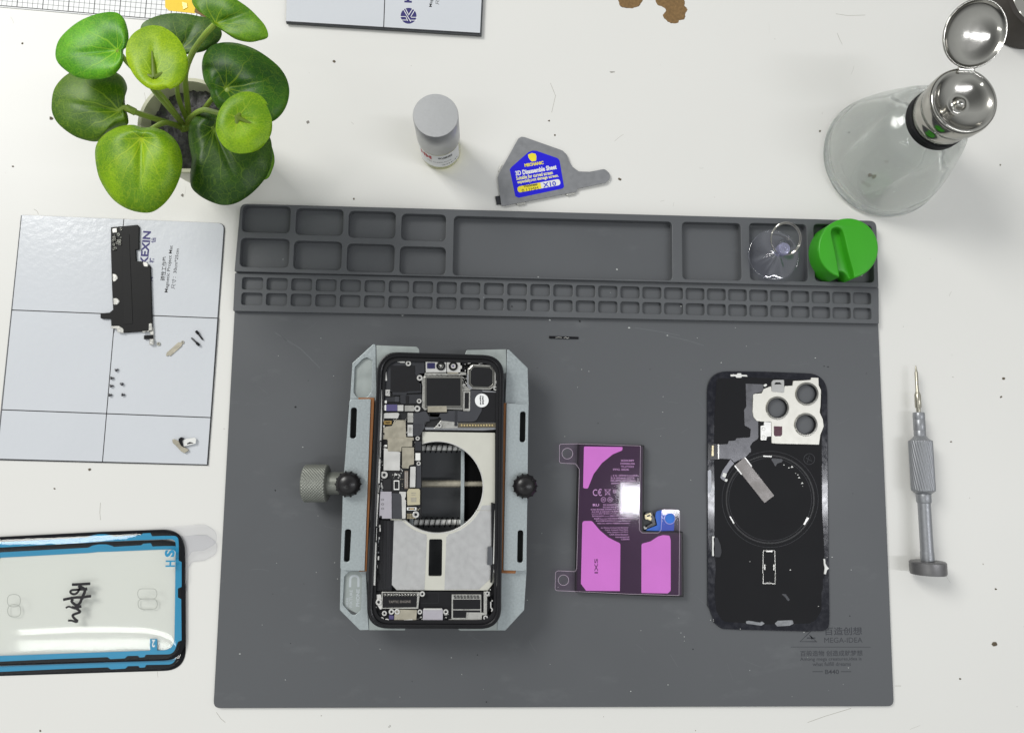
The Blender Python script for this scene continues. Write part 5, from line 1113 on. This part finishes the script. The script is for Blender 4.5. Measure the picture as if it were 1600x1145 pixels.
G('glue_smear', [(443, 990 + dy, 10), (470, 985 + dy), (560, 1000 + dy, 8), (575, 990 + dy, 8), (600, 1008 + dy, 4), (570, 1026 + dy, 8), (500, 1016 + dy), (450, 1010 + dy, 10)], .35, GLUE, bev=.12); G('glue_smear', [(680, 1008 + dy, 4), (705, 985 + dy, 8), (825, 980 + dy, 10), (834, 1010 + dy, 10), (800, 1026 + dy, 8), (700, 1032 + dy, 8)], .4, GLUE, bev=.14)
ch = []
for x, y, s in ((820, 828, 11), (795, 836, 7), (755, 812, 6), (868, 893, 6), (878, 915, 9), (903, 960, 10), (850, 880, 4), (908, 985, 3), (1145 - 40, 470 + dy, 4), (807, 572 + dy, 7), (1035, 868 + dy, 4), (478, 505 + dy, 4), (400, 1052 + dy, 4)): ch += plc(G6, [(x-s, y+s*.6), (x, y-s*.8), (x+s, y+s*.5)], z0, z0 + .35, .05)
obj('glass_crumbs', ch, WHT, bg)
obj('recycling_mark', strk(G6, [(960 + 44*math.cos(k*math.pi/18), 765 + 44*math.sin(k*math.pi/18)) for k in range(37)], 4, z0 + .02) + strk(G6, [(935, 755), (985, 785), (960, 735), (945, 790)], 5, z0 + .02), DARK, bg)
G('smudge', [(645, 760, 10), (745, 765, 14), (740, 790, 14), (700, 800), (685, 830, 10), (668, 795)], .06, FLEX, bev=.02); G('smudge', [(730, 765 + dy, 8), (770, 770 + dy, 10), (802, 815 + dy, 6), (790, 828 + dy, 6), (760, 790 + dy)], .05, FLEX, bev=.02)

# ------------------------------------------------------------------ precision screwdriver
S8 = View(1400, 560, 3.27)
sd = thing('screwdriver', 'slim grey aluminium precision screwdriver with knurled grip, lying right of the mat', 'screwdriver', (*S8.w((140, 580), 0), 0))
A_ = S8.w((97, 36), 6); B_ = S8.w((162, 1100), 10.5)
ax = Vector((B_.x - A_.x, B_.y - A_.y, 11.2 - 6.8)); LT = ax.length
def ypos(y): return (y - 36)/(1100 - 36)*LT
q = Vector((0, 0, 1)).rotation_difference(ax.normalized()).to_matrix().to_4x4()
Ms = Matrix.Translation((A_.x, A_.y, 6.8)) @ q
def seg(name, pr, mat, n=40, rf=None, sharp=35): return obj(name, lathe([(r, ypos(y)) for r, y in pr], n, Ms, rf), mat, sd, sharp=sharp)
seg('bit', [(.15, 36), (.45, 44), (.75, 68), (1.0, 72), (1.05, 172), (1.5, 182), (1.9, 192), (1.9, 255), (1.3, 262), (1.3, 285)], M('bit_steel', (176, 172, 158), .3, metal=.85), 20)
seg('collar', [(3.2, 283), (3.5, 288), (3.5, 318), (3.35, 320), (3.5, 322), (3.5, 375), (3.35, 377), (3.5, 380), (3.5, 405), (4.5, 416), (6.2, 428)], ALU)
def kr(i, a):
    if i < 1 or i > 60: return 1
    return 1 + .035*max(-.4, math.sin(a*30 + i*.42))
seg('grip', [(6.2, 427)] + [(6.7, 430 + 255*i/60) for i in range(61)] + [(6.2, 688), (4.6, 700)], ALU, 240, kr, 180)
seg('shaft', [(4.2, 700), (4.3, 703), (4.3, 740), (4.0, 745), (3.7, 748), (3.75, 1035)], ALU)
seg('shaft_ring', [(3.9, 990), (3.95, 993), (3.95, 1030)], ALU)
seg('end_cap', [(9.8, 1036), (10.4, 1042), (10.4, 1092), (10.0, 1100), (.05, 1101)], M('dark_cap', (122, 121, 122), .4, metal=.6), 64)

# ------------------------------------------------------------------ black steel shield lying on the left magnetic mat
sh = thing('metal_shield', 'long black shield plate with small silver tabs covering the mat lettering', 'shield plate', (*GV.w((220, 550), .85), .85))
obj('shield_plate', plc(GV, [(65, 125, 4), (272, 106, 6), (285, 122), (283, 298, 3), (258, 300, 3), (262, 390, 3), (320, 390, 3), (372, 428, 6), (388, 930, 4), (165, 945, 6), (158, 905, 8), (68, 893, 6), (66, 838, 6), (-5, 836, 6), (-16, 830, 4), (-16, 795, 4), (55, 788, 8), (82, 765), (74, 600), (65, 300)], .85, 2.3, .25), M('black_shield', (20, 20, 21), .5, var=.15, vs=80, spec=.25), sh)
obj('raised_strip', plc(GV, [(150, 182, 3), (208, 178, 3), (236, 875, 4), (165, 880, 4)], 2.3, 2.5, .08), M('black_strip2', (18, 18, 19), .55, spec=.3), sh)
for P in ([(76, 488, 3), (100, 488, 20), (125, 515, 24), (100, 546, 20), (80, 548, 3)], [(82, 678, 3), (112, 676, 20), (140, 700, 24), (115, 727, 20), (84, 727, 3)], [(66, 893, 4), (130, 893, 20), (165, 915, 20), (163, 948, 4), (115, 942, 4), (108, 915, 8), (66, 910, 4)], [(360, 875, 6), (383, 870, 6), (386, 925), (310, 945), (310, 933), (358, 930)], [(364, 995, 3), (396, 995, 3), (399, 1038, 4), (364, 1040, 4)], [(318, 390, 4), (352, 402, 6), (355, 432, 6), (322, 430, 6), (312, 405)], [(74, 135, 5), (112, 130, 5), (114, 165, 6), (78, 170, 6)]):
    obj('silver_tab', plc(GV, P, 1.6, 2.75, .3), SILVER, sh)
obj('foot_link', plc(GV, [(356, 900, 4), (397, 905, 4), (399, 1038, 6), (366, 1040, 6), (372, 960)], .9, 1.9, .2), SILVER, sh)
obj('black_foot', plc(GV, [(322, 965, 3), (394, 960, 3), (396, 993, 3), (322, 996, 3)], .9, 2.2, .2), BLACK, sh)
ch = []
for x, y in ((98, 515), (118, 703), (93, 152), (378, 1020), (135, 930)): ch += plate([[GV.w(p, 2.95) for p in circ(x, y, 9, 16)]], 2.6, 3.0, .15)
obj('tab_dimples', ch, BRIGHT, sh)
ch1, ch2 = [], []
for k in range(26):
    x, y = rng.uniform(80, 155), rng.uniform(135, 295); r = rng.uniform(5, 13)
    (ch1 if k % 2 else ch2).extend(plate([[GV.w(p, 3) for p in circ(x, y, r, 14)], [GV.w(p, 3) for p in circ(x, y, r*.5, 14)]], 2.2, 2.6 + rng.random()*.5, .15))
obj('spring_fingers', ch1, STEEL, sh); obj('spring_fingers', ch2, GUN, sh)

# ------------------------------------------------------------------ loose small parts on the left mat
J5 = View(140, 500, 5.205); MZ = .85
brk = obj('steel_bracket', plc(J5, [(620, 288, 4), (628, 262, 4), (638, 255), (722, 180, 6), (738, 183), (752, 165, 8), (768, 172, 8), (768, 190, 8), (752, 196), (748, 212), (655, 294, 6), (640, 286), (630, 296, 4)], MZ, MZ + .5, .12, holes=[circ(757, 179, 6, 14)]), TAN, loc=(*J5.w((690, 230), MZ), MZ)); tag(brk, 'small flat grey steel bracket with one eyelet on the white mat', 'bracket')
wsh = obj('clear_washer', plate([[J5.w(p, 1.4) for p in circ(560, 194, 15, 20)], [J5.w(p, 1.4) for p in circ(560, 192, 6, 14)]], MZ, 1.5, .15), M('milky_plastic', (190, 188, 175), .3, trans=.3), loc=(*J5.w((560, 194), MZ), MZ)); tag(wsh, 'tiny milky washer beside the lower end of the black shield', 'washer')
STL = M('dark_screw_steel', (92, 92, 95), .35, metal=.8)
def mini(head_r, hh, sr, L_): return lathe([(.05, 0), (head_r*.9, 0), (head_r, hh*.3), (head_r, hh), (sr, hh + .05), (sr, L_*.9), (sr*.4, L_)], 16)
scs = [(210, 410, 25, 'topmost of the tiny screws, beside the grid line', 'side'), (172, 472, 0, 'tiny screw on the grid line, second from the top', 'side'), (168, 536, 5, 'tiny screw lying on the grid line between two others', 'side'), (158, 611, 10, 'lowest tiny screw, touching the grid line', 'side'), (270, 523, 160, 'tiny dark screw right of the grid line, above the one on its side', 'side'), (262, 607, 0, 'tiny dark screw lying on its side, lower right of the row', 'side')]
p0 = None
for x, y, a, lab, k in scs:
    c = J5.w((x, y), 1.5)
    if p0 is None:
        o = obj('tiny_screw', xf(mini(.95, .6, .5, 2.0), Matrix.Rotation(math.pi/2, 4, 'Y')), STL, loc=(0, 0, 0)); p0 = o
    else: o = p0.copy(); COL.objects.link(o)
    o.location = (c.x*.001, c.y*.001, (MZ + .95)*.001); o.rotation_euler = (0, .25, math.radians(a))
    tag(o, lab, 'screw', 'tiny loose screws on the white mat')
p0 = None
for (x0, y0), (x1, y1), lab in (((868, 90), (922, 163), 'long black screw, the right one of the pair'), ((893, 206), (828, 145), 'long black screw, the left one of the pair')):
    a = J5.w((x0, y0), 1.6); b = J5.w((x1, y1), 1.6); d = b - a
    if p0 is None:
        o = obj('long_screw', xf(mini(.85, 2.2, .5, d.length), Matrix.Rotation(math.pi/2, 4, 'Y')), BLACK, loc=(0, 0, 0)); p0 = o
    else: o = p0.copy(); COL.objects.link(o)
    o.location = (a.x*.001, a.y*.001, (MZ + 1.1)*.001); o.rotation_euler = (0, .06, math.atan2(d.y, d.x)); tag(o, lab, 'screw', 'long black screws on the white mat')
tb = thing('taped_bracket', 'small grey bracket with white tape, near the lower right of the white mat', 'bracket', (*J5.w((760, 1010), MZ), MZ))
obj('bracket_arm', plc(J5, [(670, 975, 6), (680, 966, 5), (725, 985), (745, 1020), (800, 1050, 8), (803, 1062, 8), (770, 1082, 8), (740, 1065), (700, 1020), (676, 1000, 6)], MZ, MZ + 1.4, .3), TAN, tb)
obj('black_joint', plc(J5, [(722, 965, 6), (742, 950, 8), (762, 960, 6), (750, 985), (760, 1030), (745, 1025), (722, 985)], MZ + .4, MZ + 2.6, .3), BLACK, tb)
obj('white_tape', plc(J5, [(745, 985, 4), (770, 968, 8), (855, 955, 4), (866, 970, 4), (862, 1003, 6), (760, 1028, 6)], MZ + 1.2, MZ + 1.6, .05), WHT, tb)
obj('black_mark', plc(J5, [(790, 1003, 3), (815, 990, 5), (850, 1000, 3), (825, 1003), (795, 1010)], MZ + 1.6, MZ + 1.7, .0), BLK, tb)
# black scrap on the grey mat
V7 = View(840, 510, 12)
sc = thing('black_strip', 'thin black metal strip with silvery scuffs, alone on the mat above the battery', 'strip', (*PX.w((881, 528), BZ), BZ))
obj('strip', plate([[W(p, BZ + .6) for p in rnd([(858, 524.8), (904, 526.2), (903.8, 529.6), (880, 529.3), (858, 528.6)], .6)]], BZ, BZ + .7, .15), BLACK, sc)
obj('scuffs', strk(PX, [(868, 527.5), (873, 526.8), (878, 527.6)], .8, BZ + .73) + strk(PX, [(881, 528), (884, 526.8), (886, 528.6), (889, 527.4)], 1.0, BZ + .73), SILVER, sc)

# ------------------------------------------------------------------ two adhesive frames on clear liners, lower left
F3 = View(0, 780, 3.137)
CLEAR = film('clear_liner', (254, 255, 254), .0, .05)
CYAN = M('cyan_liner', (26, 138, 182), .35, var=.06, vs=30, spec=.6); CYAN.name = 'cyan_liner'
NBLK = M('black_adhesive', (10, 12, 18), .5, spec=.2)
def frame_sheet(off, zb, label, top):
    ox, oy = off; O = lambda L_: [(p[0] + ox, p[1] + oy) + tuple(p[2:]) for p in L_]
    t = thing('adhesive_frame', label, 'adhesive frame', (*F3.w((300 + ox, 480 + oy), 0), zb), 'display adhesive frames on clear liners')
    outer = O([(-360, 200), (0, 183), (560, 150), (790, 147), (880, 150, 0), (904, 190, 0), (906, 260), (908, 700), (905, 745), (870, 775), (820, 785), (500, 798), (0, 814), (-360, 828)])
    outer = O([(-360, 201), (0, 183), (500, 158), (906, 143, 110), (908, 500), (908, 786, 110), (500, 798), (0, 814), (-360, 828)])
    inner = O([(-360, 226), (0, 209), (430, 186), (450, 176, 6), (480, 170), (520, 170), (550, 178, 6), (556, 182), (690, 174), (700, 166, 3), (738, 164, 3), (745, 180, 3), (800, 178), (874, 178, 75), (876, 230), (876, 300), (890, 306, 3), (890, 428, 3), (872, 436, 3), (872, 480, 3), (888, 488, 3), (890, 690, 3), (872, 697, 3), (850, 758, 60), (715, 760), (708, 772, 3), (682, 774, 3), (675, 765, 4), (625, 766, 4), (612, 778, 3), (540, 782, 3), (525, 772, 3), (300, 780), (0, 794), (-360, 808)])
    z = zb + .25
    obj('black_adhesive', plate([[F3.w(p, z) for p in rnd(outer, 0, 10)], [F3.w(p, z) for p in rnd(inner, 0, 6)]], zb, z, 0), NBLK, t)
    inner2 = O([(-360, 252), (0, 235), (430, 212), (480, 207), (550, 205), (740, 197), (800, 195), (862, 194, 62), (860, 300), (857, 560), (854, 738, 62), (700, 741), (0, 766), (-360, 780)])
    outer2 = [(p[0] + (1.5 if p[0] > 450 else 0), p[1]) for p in rnd(inner, 0, 6)]
    obj('cyan_liner', plate([[F3.w(p, z - .03) for p in outer2], [F3.w(p, z - .03) for p in rnd(inner2, 0, 10)]], zb + .02, z - .03, 0), CYAN, t)
    # clear film bulging a little between the strips
    vs, fs = [], []; nx, ny = 90, 50
    for i in range(nx + 1):
        for j in range(ny + 1):
            u, v = i/nx, j/ny
            x = -330 + u*(885 + 330); ya = 212 + (160 - 212)*u; yb = 818 + (778 - 818)*u
            y = ya + (yb - ya)*v
            # pull the far corners in so that they follow the rounded corner
            cx = max(0, x - 800)/85; cy = max(0, abs(v - .5)*2 - .74)/.26
            if cx > 0 and cy > 0:
                s = min(1, 1/max(1e-6, math.hypot(cx, cy))) if math.hypot(cx, cy) > 1 else 1
                x = 800 + (x - 800)*s; y = (ya+yb)/2 + (y - (ya+yb)/2)*(1 - (1 - s)*.26)
            e = (1 - abs(2*v - 1)**5)*(1 - max(0, (u - .5)*2)**6)
            bul = (2.6 if top else .8)*e + .05*mnoise.noise(Vector((x*.004, y*.004, ox)))*e
            if top: bul += .16*math.exp(-((v - .08)/.04)**2)*(1 + .4*mnoise.noise(Vector((x*.02, 0, 3))))
            p = F3.w((x + ox, y + oy), zb + .4 + bul); vs.append((p.x, p.y, zb + .4 + bul))
    for i in range(nx):
        for j in range(ny):
            k = i*(ny+1) + j; fs.append((k, k+1, k+ny+2, k+ny+1))
    m = len(vs)
    obj('clear_film', [(vs, fs, True)], CLEAR, t, sharp=180)
    tabz = zb + .6
    obj('pull_tab', top_only(plate([[F3.w((p[0]+ox, p[1]+oy), tabz) for p in rnd([(700, 152), (760, 140), (950, 124), (1010, 124, 30), (1062, 160, 50), (1060, 215, 40), (1000, 248, 30), (940, 254, 24), (916, 290, 20), (914, 400), (906, 420), (908, 240, 60), (880, 165, 60), (800, 148)], 0, 8)]], tabz - .06, tabz, 0)), film('tab_film_%d' % int(top), (253, 253, 255), .10, .2), t)
    ch = strk(F3, [(p[0]+ox, p[1]+oy) for p in rnd([(760, 140), (950, 124), (1010, 124, 30), (1062, 160, 50), (1060, 215, 40), (1000, 248, 30), (940, 254, 24), (916, 290, 20), (914, 400)], 0, 8)[1:]], 1.2, tabz + .02)
    obj('tab_edge', ch, M('tab_edge_%d' % int(top), (165, 165, 168), .4), t)
    zc = zb + .4 + (2.7 if top else .9)
    def oval(cx, cy, w_, h_): return rnd([(cx-w_, cy-h_, h_), (cx+w_, cy-h_, h_), (cx+w_, cy+h_, h_), (cx-w_, cy+h_, h_)], 0, 8)
    ch = []
    for (cx, cy, w_, h_) in ((722, 462, 47, 25), (68, 495, 32, 30)):
        L_ = [(p[0]+ox, p[1]+oy) for p in oval(cx, cy, w_, h_)]; L_.append(L_[0]); ch += strk(F3, L_, 2.6, zc)
    obj('cut_outlines', ch, M('cut_line_%d' % int(top), (160, 162, 156), .4), t)
    tagp = [(735, 683), (770, 683), (770, 740), (735, 740)]
    obj('cyan_tag', plate([[F3.w((p[0]+ox, p[1]+oy), zb + .3) for p in tagp]], zb + .1, zb + .3, 0), CYAN, t)
    obj('tag_lettering', txt(F3, '2', (752 + ox, 705 + oy), 15, 34, zb + .33, 180, .03), WHT, t)
    if top:
        obj('cyan_lettering', txt(F3, 'S', (832, 264), 34, 46, zc + .2, 90, .05) + txt(F3, 'H', (835, 314), 30, 44, zc + .2, 90, .03), CYAN, t)
        HV = View(80, 890, 11.45); ch = []
        zi = zb + 3.35
        for S_, wd in (([(370, 262), (480, 258), (700, 245)], 33), ([(490, 320), (512, 300), (560, 320), (600, 345), (645, 335)], 36), ([(605, 330), (600, 390), (580, 440), (560, 480)], 34), ([(510, 320), (480, 390), (430, 430), (370, 425), (342, 390), (370, 362), (440, 355), (510, 350), (640, 345)], 27), ([(212, 533), (330, 508), (450, 490), (560, 490), (640, 475), (715, 468)], 32), ([(395, 520), (365, 555), (400, 600), (460, 630), (515, 590), (545, 520), (570, 500)], 32), ([(365, 668), (450, 672), (540, 648)], 34), ([(400, 680), (450, 690), (500, 725), (510, 755), (430, 785), (385, 810), (400, 850), (440, 890), (480, 915)], 30), ([(480, 915), (440, 930), (370, 905), (300, 905)], 24), ([(260, 680), (310, 655), (365, 668)], 22)):
            ch += strk(HV, smooth_open([(p[0], p[1]) for p in S_], 4), wd*1.4, zi + .002*len(ch))
        obj('marker_writing', ch, MARK, t)
frame_sheet((2, 50), .1, 'lower adhesive frame, mostly covered by the one with marker writing', False)
frame_sheet((0, 0), 1.6, 'upper blue and black adhesive frame with black marker writing on its clear film', True)
# a few hairs and crumbs on the worktop are drawn by its material
